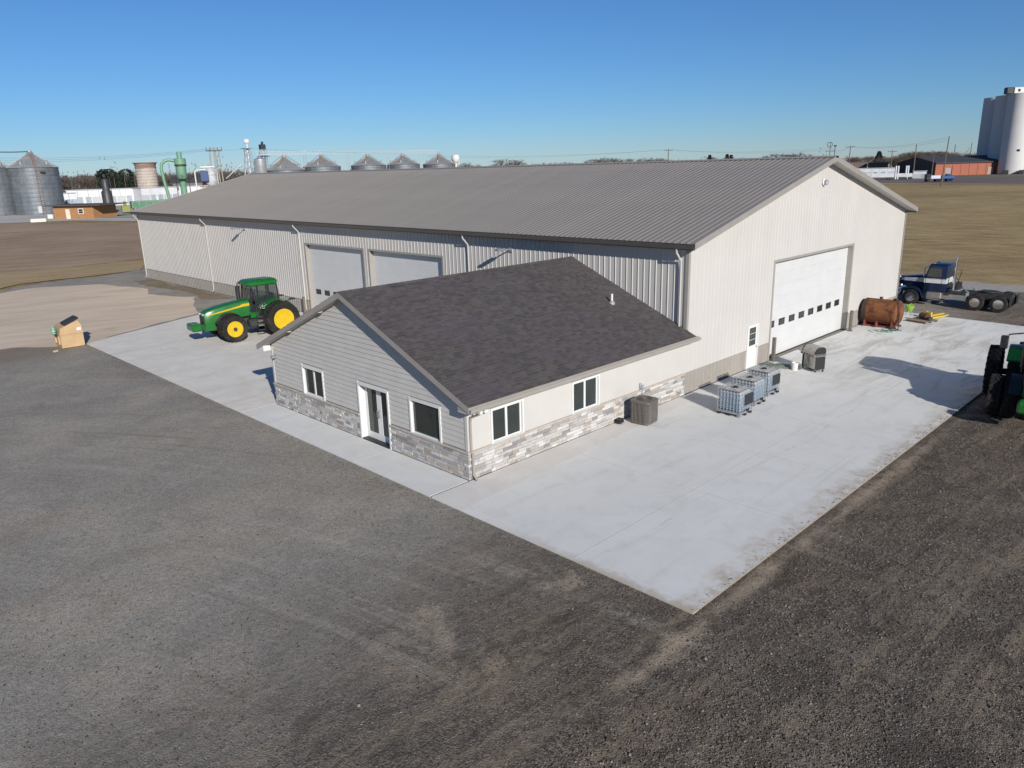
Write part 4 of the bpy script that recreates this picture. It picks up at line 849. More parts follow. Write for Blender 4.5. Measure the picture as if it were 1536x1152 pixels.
m = MB(); m.lathe([(.1,.84), (.1,.98), (.13,.98), (.13,1.0)], (0,.1,1.0), 'z', 14); m.cbox(-.12, .12, -.98, -.7, 1.84, 1.98, .03); m.build('filler_cap', RUST, t)
m = MB(); m.tube([(-.1,-.85,1.98), (-.35,-1.12,1.92), (-.6,-1.32,1.55), (-.66,-1.36,1.0), (-.62,-1.38,.4), (-.66,-1.4,.03), (-1.0,-1.38,.03), (-1.06,-1.1,.03), (-.85,-.98,.05), (-.7,-1.2,.25), (-.58,-1.36,.9), (-.45,-1.3,1.5)], .028, 6); m.build('hose', BLACK, t, 60)
HOSE = plain('green_hose', (.05,.17,.12), .5, 0, .15, 8)
m = MB(); pts = []
for k in range(90): a = k*.42; pts.append((-.28*math.cos(a)+.15*math.sin(k*.11)+.012*k, .5*math.sin(a)*(.6+.4*math.sin(k*.21))-.008*k, .014+.006*math.sin(k)))
m.tube(pts, .013, 5); o = m.build('garden_hose', HOSE, None, 60); o.location = (29.25, -1.5, 0); tag(o, 'thin green hose lying in loops on the slab in front of the rusty tank', 'hose')

# pallet with pump parts, yellow forks
WOOD = plain('weathered_wood', (.17,.13,.095), .85, 0, .25, 6, .2); LIME = plain('lime_green_plastic', (.2,.36,.05), .45, 0, .12, 4)
t = thing('wooden_pallet', 'low weathered wooden pallet at the slab edge beside the rusty tank', 'pallet', (33.7, -2.5, 0), R(-15))
for k in range(7): m = MB(); m.cbox(-.65, .65, -.6+k*.18, -.6+k*.18+.12, .1, .125, .004); m.build('plank', WOOD, t)
for x in (-.6, -.05, .5): m = MB(); m.cbox(x, x+.1, -.6, .6, 0, .098, .006); m.build('runner', WOOD, t)
t = thing('spreader_hopper', 'round lime green plastic hopper standing between rusty tank and pallet', 'hopper', (at(1363,473).x, at(1363,473).y, 0)); m = MB(); m.lathe([(.1,.2), (.16,.28), (.24,.45), (.26,.6), (.23,.63), (.2,.6), (.15,.4)], (0,0,0), 'z', 20); m.build('bowl', LIME, t, 40)
m = MB()
for k in range(4): a = k*math.pi/2; m.tube([(.1*math.cos(a),.1*math.sin(a),.4), (.22*math.cos(a),.22*math.sin(a),0)], .02, 6)
m.build('stand', GALV, t); m = MB(); m.tube([(.15,-.2,.6), (-.1,-.1,.75), (-.22,.1,.6)], .03, 6); m.build('handle', LIME, t)
t = thing('rusty_drum', 'dark rusty steel drum lying on the pallet', 'drum', (33.8, -2.6, .127), R(60)); t.scale = (.7,.7,.62); m = MB(); m.lathe([(.28,-.36), (.3,-.36), (.3,-.13), (.31,-.12), (.3,-.11), (.3,.11), (.31,.12), (.3,.13), (.3,.36), (.28,.36)], (0,0,.31), 'x', 24); m.build('shell', plain('brown_rust', (.07,.035,.022), .8, 0, .3, 5), t, 40); m = MB(); m.cbox(-.7, -.36, -.2, .2, 0, .3, .03); m.build('motor', CASTING, t)
t = thing('pallet_forks', 'bright yellow steel forks lying on the slab edge past the pallet', 'forks', (35.0, -2.5, 0), R(-48))
for s in (-1, 1): m = MB(); m.prism([(-.1,0), (0,0), (.95,.2), (.95,.26), (.0,.1), (.0,.4), (-.1,.4)], s*.26-.075, s*.26+.075, 'xz'); m.build('tine', YELLOW, t)
for z in (.12, .3): m = MB(); m.cbox(-.16, -.1, -.45, .45, z, z+.09, .01); m.build('cross_bar', YELLOW, t)

# ------------------------------------------------------------------ tan dumpster
DUMP = plain('tan_dumpster_paint', (.45,.3,.16), .55, 0, .1, 2, .08)
t = thing('dumpster', 'tan steel dumpster with black plastic lid at the slab corner by the sand', 'dumpster', (-3.0, 32.15, -.05), R(-2)); W, D = 1.2, 1.45
m = MB(); m.box(0, W, 0, D, .05, .82); m.build('body', DUMP, t)
m = MB(); m.loft([[(-.03,-.03,.82), (W+.03,-.03,.82), (W+.03,D+.03,.82), (-.03,D+.03,.82)], [(-.03,-.03,.9), (W+.03,-.03,.9), (W+.03,D+.03,.9), (-.03,D+.03,.9)]]); m.build('rim_band', DUMP, t)
m = MB(); up = [(0,.9), (W,.9), (W-.02,1.28), (W-.22,1.62), (.05,1.2)]; m.prism([(a, b) for a, b in up], .0, D, 'xz'); m.build('hood', DUMP, t)
lid = part('lid', t); m = MB(); m.loft([[(.3,-.06,1.345), (.3,D*.6,1.345), (.3,D*.6,1.44), (.3,-.06,1.44)], [(W-.12,-.06,1.66), (W-.12,D*.6,1.66), (W-.12,D*.6,1.75), (W-.12,-.06,1.75)]]); m.build('lid_panel', BLACK, lid)
m = MB()
for k in range(4): y = .05+k*.25; m.loft([[(.34,y,1.45), (.34,y+.05,1.45), (.34,y+.05,1.475), (.34,y,1.475)], [(W-.16,y,1.745), (W-.16,y+.05,1.745), (W-.16,y+.05,1.77), (W-.16,y,1.77)]])
m.build('lid_rib', BLACK, lid)
m = MB(); m.cbox(W-.3, W-.06, -.045, -.031, .98, 1.16, .004); m.build('label_plate', WHITE, t)
m = MB(); m.box(-.08, .0, .2, .32, .25, .75); m.box(-.08, 0, D-.4, D-.28, .25, .75); m.build('side_pocket', DUMP, t)
m = MB()
for i in range(3): m.lathe([(.05,-.2), (.14,-.13), (.12,-.04), (.19,.02), (.11,.1), (.1,.17), (.03,.22)], (-.17+.06*i, .35+.3*i, 1.02+.05*i), 'z', 14)
m.v = [(a+.11*mnoise.noise((a*7, b*7, c*7)), b+.05*mnoise.noise((a*6, b*5, c*5+9)), c+.05*mnoise.noise((a*4, b*5, c*5+5))) for a, b, c in m.v]
o = m.build('trash_bag', plain('pale_green_film', (.2,.42,.3), .4, 0, .15, 5), None, 60); o.location = (-3.0, 32.15, -.05); o.scale = (.8,.8,.8); o.location = (-3.06, 32.2, .15); tag(o, 'pale green plastic bags bulging over the side of the dumpster', 'bag')
m = MB(); m.cbox(-.13, .13, -.06, .06, 0, .09, .01); o = m.build('wood_block', plain('pale_wood', (.5,.4,.28), .8), None); o.location = (-3.45, 31.8, -.055); o.rotation_euler.z = .4; tag(o, 'small pale wood block on the ground beside the dumpster', 'wood block')

# ------------------------------------------------------------------ grain bins
def corrugated():
    t = NT('corrugated_bin_steel'); x, y, z = t.xyz(); n = t.noise(.5, 5, .65); st = t.noise(1, 5, .7, 0, t.map((2.2,2.2,.06)))
    c = t.ramp(t.math('ADD', t.math('MULTIPLY', n, .5), t.math('MULTIPLY', st, .5)), [(.35, (.11,.122,.134)), (.5, (.165,.18,.195)), (.65, (.225,.24,.255))]); ring = t.math('FRACT', t.math('MULTIPLY', z, .82))
    c = t.mix(t.step(ring, .0, .06, .35, 0), c, (.1,.11,.12)); t.bump(t.math('SINE', t.math('MULTIPLY', z, 62)), .3, .02); return t.done(c, .5, .35, .3)
BIN = corrugated(); BINROOF = plain('bin_roof_steel', (.27,.275,.27), .5, .35, .2, .6); RUSTY = plain('rusty_chute', (.26,.17,.13), .7, 0, .25, 2)
WIRE = plain('wire', (.06,.06,.06), .6); POLE = plain('pole_wood', (.12,.095,.07), .9, 0, .2, 3); CONCW = plain('white_concrete', (.6,.58,.55), .8, 0, .06, .08, .05, .2)
def grain_bin(label, c, r, h, apex, group=None, ladder=None, chute=False):
    t = thing('grain_bin', label, 'grain bin', (c.x, c.y, -.1), 0, group)
    m = MB(); n = int(h/1.12); 
    for i in range(n):
        z0, z1 = h*i/n, h*(i+1)/n; m.lathe([(r, z0+.02), (r+.03, z0+.3*(z1-z0)), (r+.03, z0+.7*(z1-z0)), (r, z1-.02), (r-.03, z1)], (0,0,0), 'z', 48, False)
    m.build('shell', BIN, t, 50)
    m = MB(); k = 40
    for i in range(k):
        a0, a1 = 2*math.pi*i/k, 2*math.pi*(i+1)/k; am = a0+.012
        P = lambda a, q, dz=0: (q*math.cos(a), q*math.sin(a), h+(apex-h)*(r+.25-q)/(r-.6)+dz-.1)
        m.add([P(a0,r+.25), P(a1,r+.25), P(a1,.85), P(a0,.85)], [(0,1,2,3)]); m.add([P(a0-.01,r+.25,.0), P(a0,r+.25,.12), P(am,r+.25,.0), P(a0-.05,.85,.0), P(a0,.85,.1), P(a0+.05,.85,.0)], [(0,1,4,3), (1,2,5,4)])
    m.build('roof', BINROOF, t); m = MB(); m.lathe([(.9, apex-.25), (.95, apex), (.6, apex+.3), (.5, apex+.75)], (0,0,0), 'z', 20); m.build('roof_cap', BINROOF, t)
    if ladder is not None:
        a = ladder; d = Vector((math.cos(a), math.sin(a), 0)); s = Vector((-d.y, d.x, 0)); l = MB()
        for q in (-.4, .4): l.tube([d*(r+.3)+s*q+Vector((0,0,.2)), d*(r+.3)+s*q+Vector((0,0,h)), d*1.2+s*q+Vector((0,0,apex+.35))], .06, 4)
        for z in np.arange(.5, h, .6): l.tube([d*(r+.3)-s*.4+Vector((0,0,z)), d*(r+.3)+s*.4+Vector((0,0,z))], .04, 4)
        for q in np.arange(.1, 1, .09): pz = d*(r+.3+(1.2-r-.3)*q)+Vector((0,0,h+(apex+.35-h)*q)); l.tube([pz-s*.4, pz+s*.4], .05, 4)
        l.build('ladder', RUSTY, t); l = MB(); p = d*(r+.45)+s*1.4; l.M = Matrix.Translation((p.x, p.y, h-1.5)) @ Matrix.Rotation(a, 4, 'Z'); l.box(-.3,.3,-.6,.6,0,.5); l.build('inspection_box', CASTING, t)
        l = MB(); p = d*(r+.1)-s*.9; l.M = Matrix.Translation((p.x, p.y, .5)) @ Matrix.Rotation(a, 4, 'Z'); l.box(-.1,.12,-.5,.5,0,1.9); l.build('door', plain('bin_door', (.5,.52,.53), .4, .3), t)
    if chute:
        a = chute; d = Vector((math.cos(a), math.sin(a), 0)); l = MB(); l.tube([d*1.0+Vector((0,0,apex+.35)), d*(r*.75)+Vector((0,0,h+(apex-h)*.33+.25))], .32, 6); l.build('roof_chute', RUSTY, t)
    for q in (.6, 2.2, 3.9, 5.3):
        l = MB(); p = Vector((math.cos(q), math.sin(q), 0))*r*.78; l.lathe([(.35,0), (.35,.8), (.45,.85), (.0,1.05)], (p.x,p.y,h+(apex-h)*.22), 'z', 10); l.build('roof_vent', GALV, t)
    return t
TOCAM = lambda p: math.atan2(CAM[1]-p.y, CAM[0]-p.x)
b2 = far(47, 263, 300); b2 = far(48.5, 268); grain_bin('big galvanised grain bin with ladder and peaked roof beside the brown shed', b2, 6.5, 13.2, 17.2, None, TOCAM(b2)+.12)
b1 = far(-21, 272); grain_bin('galvanised grain bin cut off by the left picture edge', b1, 6.3, 13.4, 16.8, None, None)
BINS = [(427.5, 311, 234, 254.5, 'nearest the silver hopper tank'), (483, 317, 233, 249.5, 'second from the silver hopper tank'), (553, 332, 232.5, 247.5, 'in the middle of the row of five'), (605, 346, 232, 246, 'second from the white water tower'), (659, 352, 231.5, 245.5, 'nearest the white water tower')]
apx = []
for u, D, va, ve, w_ in BINS:
    p = far(u, D); h = zat(u, ve, D-7); ap = zat(u, va, D); grain_bin('grain bin behind the shed roof, '+w_, p, 7.2, h, ap-.5, 'grain bins in a row behind the shed roof', None, TOCAM(p)+random.uniform(-.5, .5)); apx.append(p+Vector((0,0,ap+.6)))
t = thing('conveyor_bridge', 'long pale conveyor catwalk running over the peaks of the five grain bins', 'conveyor', (0,0,0)); m = MB()
a0 = apx[0]+(apx[0]-apx[1])*.7; pts = [a0]+apx
for dz in (0, 1.1):
    m.tube([p+Vector((0,0,dz)) for p in pts], .17 if dz == 0 else .07, 5)
for a, b in zip(pts, pts[1:]):
    for k in range(8): p = a.lerp(b, k/8); q = a.lerp(b, (k+1)/8); m.tube([p, q+Vector((0,0,1.1))], .05, 4); m.tube([p, p+Vector((0,0,1.1))], .05, 4)
m.build('truss', plain('pale_conveyor', (.55,.55,.54), .5, .2), t)
for a, b in zip(pts[1:], pts[2:]):
    p = a.lerp(b, .55); g_ = Vector((p.x, p.y, 0)); m = MB()
    for s in (-.8, .8): m.tube([g_+Vector((s,0,0)), p+Vector((s*.6,0,0))], .1, 4)
    for z in range(2, int(p.z), 3): m.tube([g_+Vector((-.8,0,z)), g_+Vector((.8,0,z+2.5))], .05, 4)
    m.build('support_tower', GALV, t)
for a in apx:
    m = MB()
    for k in (-1, 1): dd = (apx[1]-apx[0]).normalized()*6.5*k; m.tube([a, a+dd+Vector((0,0,-4.2))], .13, 5)
    m.build('spout', GALV, t)
# leg towers and hopper tank
def lattice(t, p, z1, w0=1.3, w1=.6, m_=GALV, nm='tower_frame'):
    m = MB(); n = int(z1/2.2)
    C = lambda z, i: Vector((p.x+(w0+(w1-w0)*z/z1)*(1 if i in (0,3) else -1), p.y+(w0+(w1-w0)*z/z1)*(1 if i < 2 else -1), z))
    for i in range(4):
        m.tube([C(0,i), C(z1,i)], .13, 4)
        for k in range(n): za, zb = z1*k/n, z1*(k+1)/n; m.tube([C(za,i), C(zb,(i+1)%4)], .07, 4); m.tube([C(zb,i), C(zb,(i+1)%4)], .07, 4)
    m.build(nm, m_, t)
p = far(374, 305); z1 = zat(374, 222, 305); t = thing('elevator_leg', 'tall bucket elevator tower with a white head beside the silver hopper tank', 'elevator tower', (0,0,0)); lattice(t, p, z1, 2.0, .8)
m = MB(); m.box(p.x-.2, p.x+.2, p.y-.2, p.y+.2, 1, z1+1.6); m.cbox(p.x-.9, p.x+.9, p.y-.6, p.y+.6, z1+1.6, z1+3.1, .3); m.build('leg_head', WHITE, t); m = MB(); m.box(p.x-1.9, p.x+1.9, p.y-1.4, p.y+1.4, z1-.2, z1); m.build('platform', GALV, t)
m = MB(); m.tube([p+Vector((0,0,z1)), far(364, 300)+Vector((0,0,6))], .1, 5); m.build('guy_strut', GALV, t)
p = far(397, 312); z1 = zat(397, 224, 312); t = thing('elevator_leg', 'grey lattice elevator tower with dark motor head between hopper tank and first bin', 'elevator tower', (0,0,0)); lattice(t, p, z1, 1.2, .9); m = MB(); m.cbox(p.x-1.1, p.x+.9, p.y-1, p.y+1, z1, z1+1.8, .2); m.box(p.x-1.9, p.x+1.9, p.y-1.6, p.y+1.6, z1-2.6, z1-2.4); m.cbox(p.x-.4, p.x+.4, p.y-.4, p.y+.4, z1+1.8, z1+2.8, .2); m.build('motor_head', CASTING, t)
p = far(391, 296); t = thing('hopper_tank', 'small shiny silver hopper tank standing at the far end of the roof', 'tank', (p.x, p.y, 0)); za, zb = zat(391, 270, 296), zat(391, 238.5, 296); m = MB(); m.lathe([(.4, za-2.5), (2.1, za), (2.1, zb), (.5, zb+.6)], (0,0,0), 'z', 28); m.build('shell', plain('shiny_silver', (.6,.61,.62), .3, .7, .08, .6), t, 40); m = MB()
for k in range(4): a = k*math.pi/2+.4; m.tube([(2*math.cos(a),2*math.sin(a),0), (2*math.cos(a),2*math.sin(a),za+1)], .12, 5)
m.tube([(0,0,zb+.5), (0,0,zb+2.5)], .25, 6); m.build('leg_stand', GALV, t)
p = far(684, 720); t = thing('water_tower', 'small white water tower on the horizon past the last grain bin', 'water tower', (p.x, p.y, 0)); zt = zat(684, 231, 720); m = MB(); m.lathe([(.6,zt-8.5), (2.5,zt-7.2), (3.7,zt-4.8), (3.9,zt-3), (3.0,zt-.8), (.3,zt)], (0,0,0), 'z', 28); m.build('tank_bowl', WHITE, t, 50); m = MB(); m.tube([(0,0,0), (0,0,zt-8)], 1.1, 12)
for k in range(5): a = k*1.257; m.tube([(3.8*math.cos(a),3.8*math.sin(a),0), (3.3*math.cos(a),3.3*math.sin(a),zt-5)], .25, 5)
m.build('pedestal', WHITE, t, 40)

# ------------------------------------------------------------------ yard on the left
SH0, SH1 = at(82, 328), at(141.5, 327); d_ = (SH1-SH0).normalized(); n_ = Vector((-d_.y, d_.x, 0)); n_ = n_ if n_.dot(SH0-Vector(CAM)) > 0 else -n_; Lw = (SH1-SH0).length
t = thing('brown_shed', 'small tan brown shed with flat dark roof and pale door beside the grain bins', 'shed', (SH0.x, SH0.y, -.1), math.atan2(d_.y, d_.x))
TANW = plain('tan_brown_board', (.34,.17,.07), .8, 0, .12, 1.5, .1); DR = plain('dark_flat_roof', (.055,.052,.05), .8, 0, .2, 1)
for k in range(14):
    a, b = Lw*k/14, Lw*(k+1)/14; m = MB(); m.cbox(a+.01, b-.01, 0, .12, 0, 3.15, .01); m.build('wall_board', TANW, t)
m = MB(); m.box(0, .12, .121, 8.5, 0, 3.1); m.box(Lw-.12, Lw, .121, 8.5, 0, 3.1); m.box(.12, Lw-.12, 8.4, 8.5, 0, 3.1); m.build('wall', TANW, t)
m = MB(); m.box(-1.6, Lw+2.9, -1.0, 9.6, 3.16, 3.42); m.build('roof', DR, t); m = MB(); m.box(-1.6, Lw+2.9, -1.03, -1.001, 3.2, 3.44); m.build('roof_edge', TRIM_DARK, t)
d = part('door', t); m = MB(); m.box(3.55, 4.75, -.06, -.002, 0, 2.35); m.build('door_leaf', plain('cream_door', (.66,.6,.48), .6), d); m = MB(); m.tube([(4.6,-.06,1.1), (4.6,-.14,1.1)], .06, 6); m.build('handle', CASTING, d)
wd = part('window', t); m = MB(); m.box(7.2, 8.75, -.07, -.002, 1.15, 2.5); m.build('frame', WHITE, wd)
for s in (0, 1): m = MB(); m.box(7.4, 8.55, -.09, -.071, 1.3+s*.55, 1.78+s*.55); m.build('pane', GLASS, wd)
p = at(165, 319); t = thing('black_tank', 'tall black stepped cylinder tank behind the brown shed', 'tank', (p.x, p.y, -.1)); m = MB(); m.lathe([(1.4,0), (1.4,5.9), (.98,6.4), (.95,9.3), (.5,9.6)], (0,0,0), 'z', 24); m.build('shell', plain('black_tank_steel', (.05,.048,.048), .5, .2, .2, 1), t, 40); m = MB(); m.tube([(1.0,-1.5,0), (1.0,-1.0,9.8)], .08, 5); m.lathe([(.4,9.9), (.45,10.8)], (0,0,0), 'z', 10); m.build('vent', CASTING, t)
p = far(218, 330); zt = zat(214, 244.5, 330); t = thing('stave_silo', 'pale concrete stave silo with hoops and open cage top', 'silo', (p.x, p.y, 0)); r_ = 3.7
STV = plain('silo_stave', (.42,.36,.3), .85, 0, .16, .9, .2)
m = MB()
for k in range(30): a0, a1 = 2*math.pi*k/30, 2*math.pi*(k+.93)/30; m.add([(r_*math.cos(a),r_*math.sin(a),z) for z in (0, zt-1.6) for a in (a0, a1)]+[((r_-.12)*math.cos(a),(r_-.12)*math.sin(a),z) for z in (0, zt-1.6) for a in (a0, a1)], [(0,1,3,2), (4,6,7,5), (0,2,6,4), (1,5,7,3)])
m.lathe([(r_-.06,0), (r_-.06,zt-1.6)], (0,0,0), 'z', 30); m.build('stave_wall', STV, t)
for k in range(12): m = MB(); z = 1+k*(zt-3)/11; m.lathe([(r_,z), (r_+.07,z), (r_+.07,z+.12), (r_,z+.12)], (0,0,0), 'z', 36, False); m.build('hoop', plain('hoop_steel', (.2,.17,.15), .7) if k == 0 else bpy.data.materials['hoop_steel'], t)
m = MB(); m.lathe([(r_+.1,zt-1.9), (r_+.1,zt-1.5)], (0,0,0), 'z', 36, False); m.lathe([(r_-.1,zt-1.5), (r_+.3,zt-.1)], (0,0,0), 'z', 36, False); m.lathe([(r_+.3,zt-.15), (r_+.75,zt), (r_+.75,zt+.15), (r_+.3,zt)], (0,0,0), 'z', 36, False); m.build('top_rim', RUSTY, t)
PG = plain('pale_green_steel', (.15,.29,.19), .5, .05, .15, .6)
D = 250; q = far(271, D); t = thing('dust_cyclone', 'tall pale green dryer cyclone with side pipe and platform', 'cyclone', (q.x, q.y, 0), bearing(271)-math.pi/2); Z = lambda v: zat(271, v, D)
m = MB(); m.lathe([(.8,0), (.9,Z(290)), (.9,Z(271)), (1.4,Z(267)), (1.45,Z(246.5)), (1.62,Z(246.4)), (1.62,Z(238)), (1.45,Z(237.6)), (.72,Z(237.4)), (.7,Z(228.5)), (.6,Z(228))], (0,0,0), 'z', 26); m.build('shell', PG, t, 35)
m = MB(); m.lathe([(1.47,Z(249)), (1.7,Z(249)), (1.7,Z(247)), (1.47,Z(247))], (0,0,0), 'z', 26, False); m.build('band', CASTING, t)
m = MB(); m.lathe([(1.1,Z(268.5)), (2.6,Z(268.5)), (2.6,Z(267.6)), (1.1,Z(267.6))], (0,0,0), 'z', 16, False)
for k in range(8): a = k*math.pi/4; m.tube([(2.5*math.cos(a),2.5*math.sin(a),0 if k % 2 else Z(268)), (2.5*math.cos(a),2.5*math.sin(a),Z(263))], .08, 4)
m.lathe([(2.5,Z(263)), (2.58,Z(263)), (2.58,Z(262.6)), (2.5,Z(262.6))], (0,0,0), 'z', 16, False); m.build('platform', CASTING, t)
m = MB(); m.tube([(-1.6,0,Z(241)), (-3.0,0,Z(239.5)), (-4.2,0,Z(241)), (-5.1,0,Z(246)), (-5.3,0,Z(254)), (-4.9,0,Z(275)), (-4.2,0,Z(300))], .43, 12); m.build('duct', PG, t, 50)
p = far(228, 244); t = thing('green_trough', 'long green steel grain trough on legs behind the far shed eave', 'trough', (p.x, p.y, 0), bearing(228)-math.pi/2+R(8)); z0, z1 = zat(228, 314, 244), zat(228, 299.5, 244)
m = MB(); m.loft([[(-7,-1.5,z0+.6), (-7,-2.3,z1-.4), (-7,2.3,z1-.4), (-7,1.5,z0+.6)], [(9,-1.2,z0+1.2), (9,-2,z1+.1), (9,2,z1+.1), (9,1.2,z0+1.2)]]); m.build('trough_body', PG, t)
m = MB(); m.box(-6.9, 8.9, -2.2, 2.2, z1-.38, z1-.2)
for k in range(10): m.box(-6.9+1.75*k, -6.7+1.75*k, -2.36, -1.5, z0+.7, z1-.3)
m.build('top_frame', PG, t); m = MB()
for x in (-6.2, -2, 2.5, 7): m.tube([(x,-1.4,0), (x,-1.4,z0+1)], .15, 5); m.tube([(x,1.4,0), (x,1.4,z0+1)], .15, 5)
m.build('leg_stand', GALV, t); m = MB(); m.cbox(-9.5, -7.3, -1, 1, .2, 2.0, .1); m.cbox(-8.8, -8.1, -.5, .5, 2, 3.2, .1); m.build('engine', plain('yellow_green', (.2,.22,.06), .6), t)
t = thing('blue_white_dryer', 'white dryer cylinder with blue panel and white pipe hoop near the utility pole', 'dryer', (0,0,0)); q = far(308, 262); Z = lambda v: zat(308, v, 262); t.location = (q.x, q.y, 0); t.rotation_euler.z = bearing(308)-math.pi/2
m = MB(); m.lathe([(1.2,Z(279)), (1.7,Z(276)), (1.75,Z(271)), (1.55,Z(270.5)), (1.55,Z(263)), (1.75,Z(262.5)), (1.75,Z(256)), (1.1,Z(252.5)), (.5,Z(252))], (1.3,0,0), 'z', 24); m.tube([(3.2,-.5,0), (3.2,-.5,Z(256)), (2.4,-.5,Z(254))], .14, 6); m.build('drum', plain('dryer_white', (.45,.46,.46), .5, 0, .15, 1, 0, None, .5), t, 40); m = MB(); m.cbox(-1.8, .6, -2.4, -1.4, Z(272), Z(256.5), .1); m.build('panel', plain('blue_panel', (.02,.05,.15), .5), t)
m = MB(); m.tube([(-3.3,0,0), (-3.3,0,Z(258)), (-2.9,0,Z(255.3)), (-2.2,0,Z(254.8)), (.5,0,Z(254.6))], .2, 8); m.box(-1.5, 2.6, -.4, .4, Z(251), Z(249.6)); m.build('pipe_hoop', WHITE, t); m = MB()
for x in (-1.5, 3): 
    for y in (-1.4, 1.4): m.tube([(x,y,0), (x,y,Z(278))], .14, 5)
m.box(-2.2, 3.6, -2.2, 2.2, Z(280.5), Z(279.4)); m.build('stand', RUSTY, t)
p = at(47, 321); t = thing('grain_auger', 'dark rusty portable grain auger leaning in front of the big bin', 'auger', (p.x, p.y, -.1), bearing(47)-math.pi/2); m = MB(); m.tube([(1.2,0,.4), (-3.9,0,6.2)], .22, 8); m.build('tube', DBROWN, t); m = MB(); m.lathe([(.5,-.15), (.62,0), (.5,.15)], (1.8,-.4,.62), 'y', 16); m.lathe([(.4,-.15), (.5,0), (.4,.15)], (-2.2,-.4,.5), 'y', 16); m.build('wheel', TYRE, t); m = MB(); m.cbox(.6, 2.6, -.4, .4, .3, 1.0, .1); m.tube([(-2.2,0,.5), (-1.4,0,3.4)], .08, 5); m.tube([(-2.2,0,.5), (1.5,0,.5)], .08, 5); m.cbox(1.6, 2.6, -.5, .5, 1.0, 1.9, .2); m.build('hopper', RUSTY, t)
p = at(58, 332.5); m = MB(); m.cbox(-1.6, 1.6, -.5, .5, 0, .8, .05); o = m.build('concrete_block', CONCW, None); o.location = (p.x, p.y, -.1); o.rotation_euler.z = bearing(58)-math.pi/2; tag(o, 'pale concrete block lying at the roadside in front of the bins', 'concrete block')
p = at(75.5, 327.5); m = MB(); m.cbox(-.6, .6, -.5, .5, 0, 1.1, .05); o = m.build('white_crate', WHITE, None); o.location = (p.x, p.y, -.1); tag(o, 'small white crate standing left of the brown shed', 'crate')
# long white buildings
WSID = plain('white_steel_siding', (.58,.59,.6), .5, 0, .1, .4, 0, None, .35); PALE_PANE = plain('pale_window', (.3,.33,.36), .3, 0, .2, 1); PALE_DOOR = plain('grey_door', (.4,.41,.42), .6)
def white_building(label, u0, u1, D, v_top, depth, doors, cat='building', pitched=0, m_=WSID, roofm=None, z0=0, turn=0):
    a, b = far(u0, D), far(u1, D*(1+turn)); d = b-a; L = d.length; t = thing('low_building', label, cat, (a.x, a.y, -.1), math.atan2(d.y, d.x)); h = zat((u0+u1)/2, v_top, D*(1+turn/2))
    n = max(2, int(L/3.2))
    for k in range(n): m = MB(); m.cbox(L*k/n+.03, L*(k+1)/n-.03, 0, .2, z0, h, .02); m.build('wall_panel', m_, t)
    m = MB(); m.box(0, .2, .21, depth, z0, h); m.box(L-.2, L, .21, depth, z0, h); m.box(.2, L-.2, depth-.2, depth, z0, h); m.build('wall', m_, t)
    m = MB(); m.prism([(-.3, h), (depth+.3, h), (depth+.3, h+.15), (depth/2, h+.15+pitched), (-.3, h+.15)], -.3, L+.3, 'yz'); m.build('roof', roofm or plain('pale_roof', (.5,.5,.5), .6), t)
    for k in range(doors):
        x = L*(k+.5)/doors; m = MB(); ww = .9 if k % 3 else 1.5; m.box(x-ww, x+ww, -.06, -.005, z0+.2, z0+min(h*.62, 3.4)); m.build('door' if k % 3 == 0 else 'window', PALE_PANE if k % 3 else PALE_DOOR, t)
    return t
white_building('long white metal building behind the brown shed and black tank', 92, 205, 318, 284, 12, 9)
white_building('white metal building between stave silo and black tank', 206, 262, 312, 281, 10, 5, turn=.02)
white_building('white metal building behind the green cyclone', 264, 312, 318, 279, 10, 4)
white_building('white lean-to with stepped front next to the big grain bin', 84, 106, 300, 290, 8, 3)
for u0, u1, D, vt, lb in ((150, 196, 400, 276, 'dark roofed house behind the white buildings above the black tank'), (90, 104, 390, 280, 'dark roofed house right of the big grain bin'), (255, 300, 390, 274, 'dark roofed barn behind the cyclone')):
    white_building(lb, u0, u1, D, vt, 10, 4, 'house', 2.2, plain('grey_siding', (.14,.13,.125), .8), plain('dark_shingle', (.05,.048,.05), .9))

# ------------------------------------------------------------------ right-hand background: concrete elevator, brick warehouse, trailers
D0 = 452; c0 = far(1521, D0); bx_ = bearing(1524); fw = Vector((math.cos(bx_), math.sin(bx_), 0)); lf = Vector((-fw.y, fw.x, 0)); hE = zat(1505, 141.5, D0)
t = thing('grain_elevator', 'tall white concrete grain elevator of joined cylinders with one side in shade', 'grain elevator', (c0.x, c0.y, -.1), bx_); rS = 6.8
sp = [(1.15*x, 1.15*y) for x, y in [(0, 0), (9.9, 4.6), (19.8, 9.2), (6, -11.2), (15.9, -6.6), (25.8, -2), (12, -22.4)]]
for x, y in sp: m = MB(); m.lathe([(rS,0), (rS,hE)], (x,y,0), 'z', 48); m.build('silo_cylinder', CONCW, t, 50)
m = MB(); m.prism([(1.15*x, 1.15*y) for x, y in [(0,0), (19.8,9.2), (25.8,-2), (12,-22.4), (6,-11.2)]], 0, hE-.2, 'xy'); m.build('interstice_wall', CONCW, t)
m = MB(); m.M = Matrix.Translation((-1.5,4.6,0)) @ Matrix.Rotation(R(-66), 4, 'Z'); m.cbox(-.55, 24, -2, 7, hE+.01, hE+2.7, .05); m.build('headhouse', CONCW, t)
for k in range(5):
    m = MB(); m.M = Matrix.Translation((-1.5,4.6,0)) @ Matrix.Rotation(R(-66), 4, 'Z'); m.box(.9+3.6*k, 2.0+3.6*k, -2.06, -2.004, hE+.8, hE+1.9); m.build('window', GLASS, t)
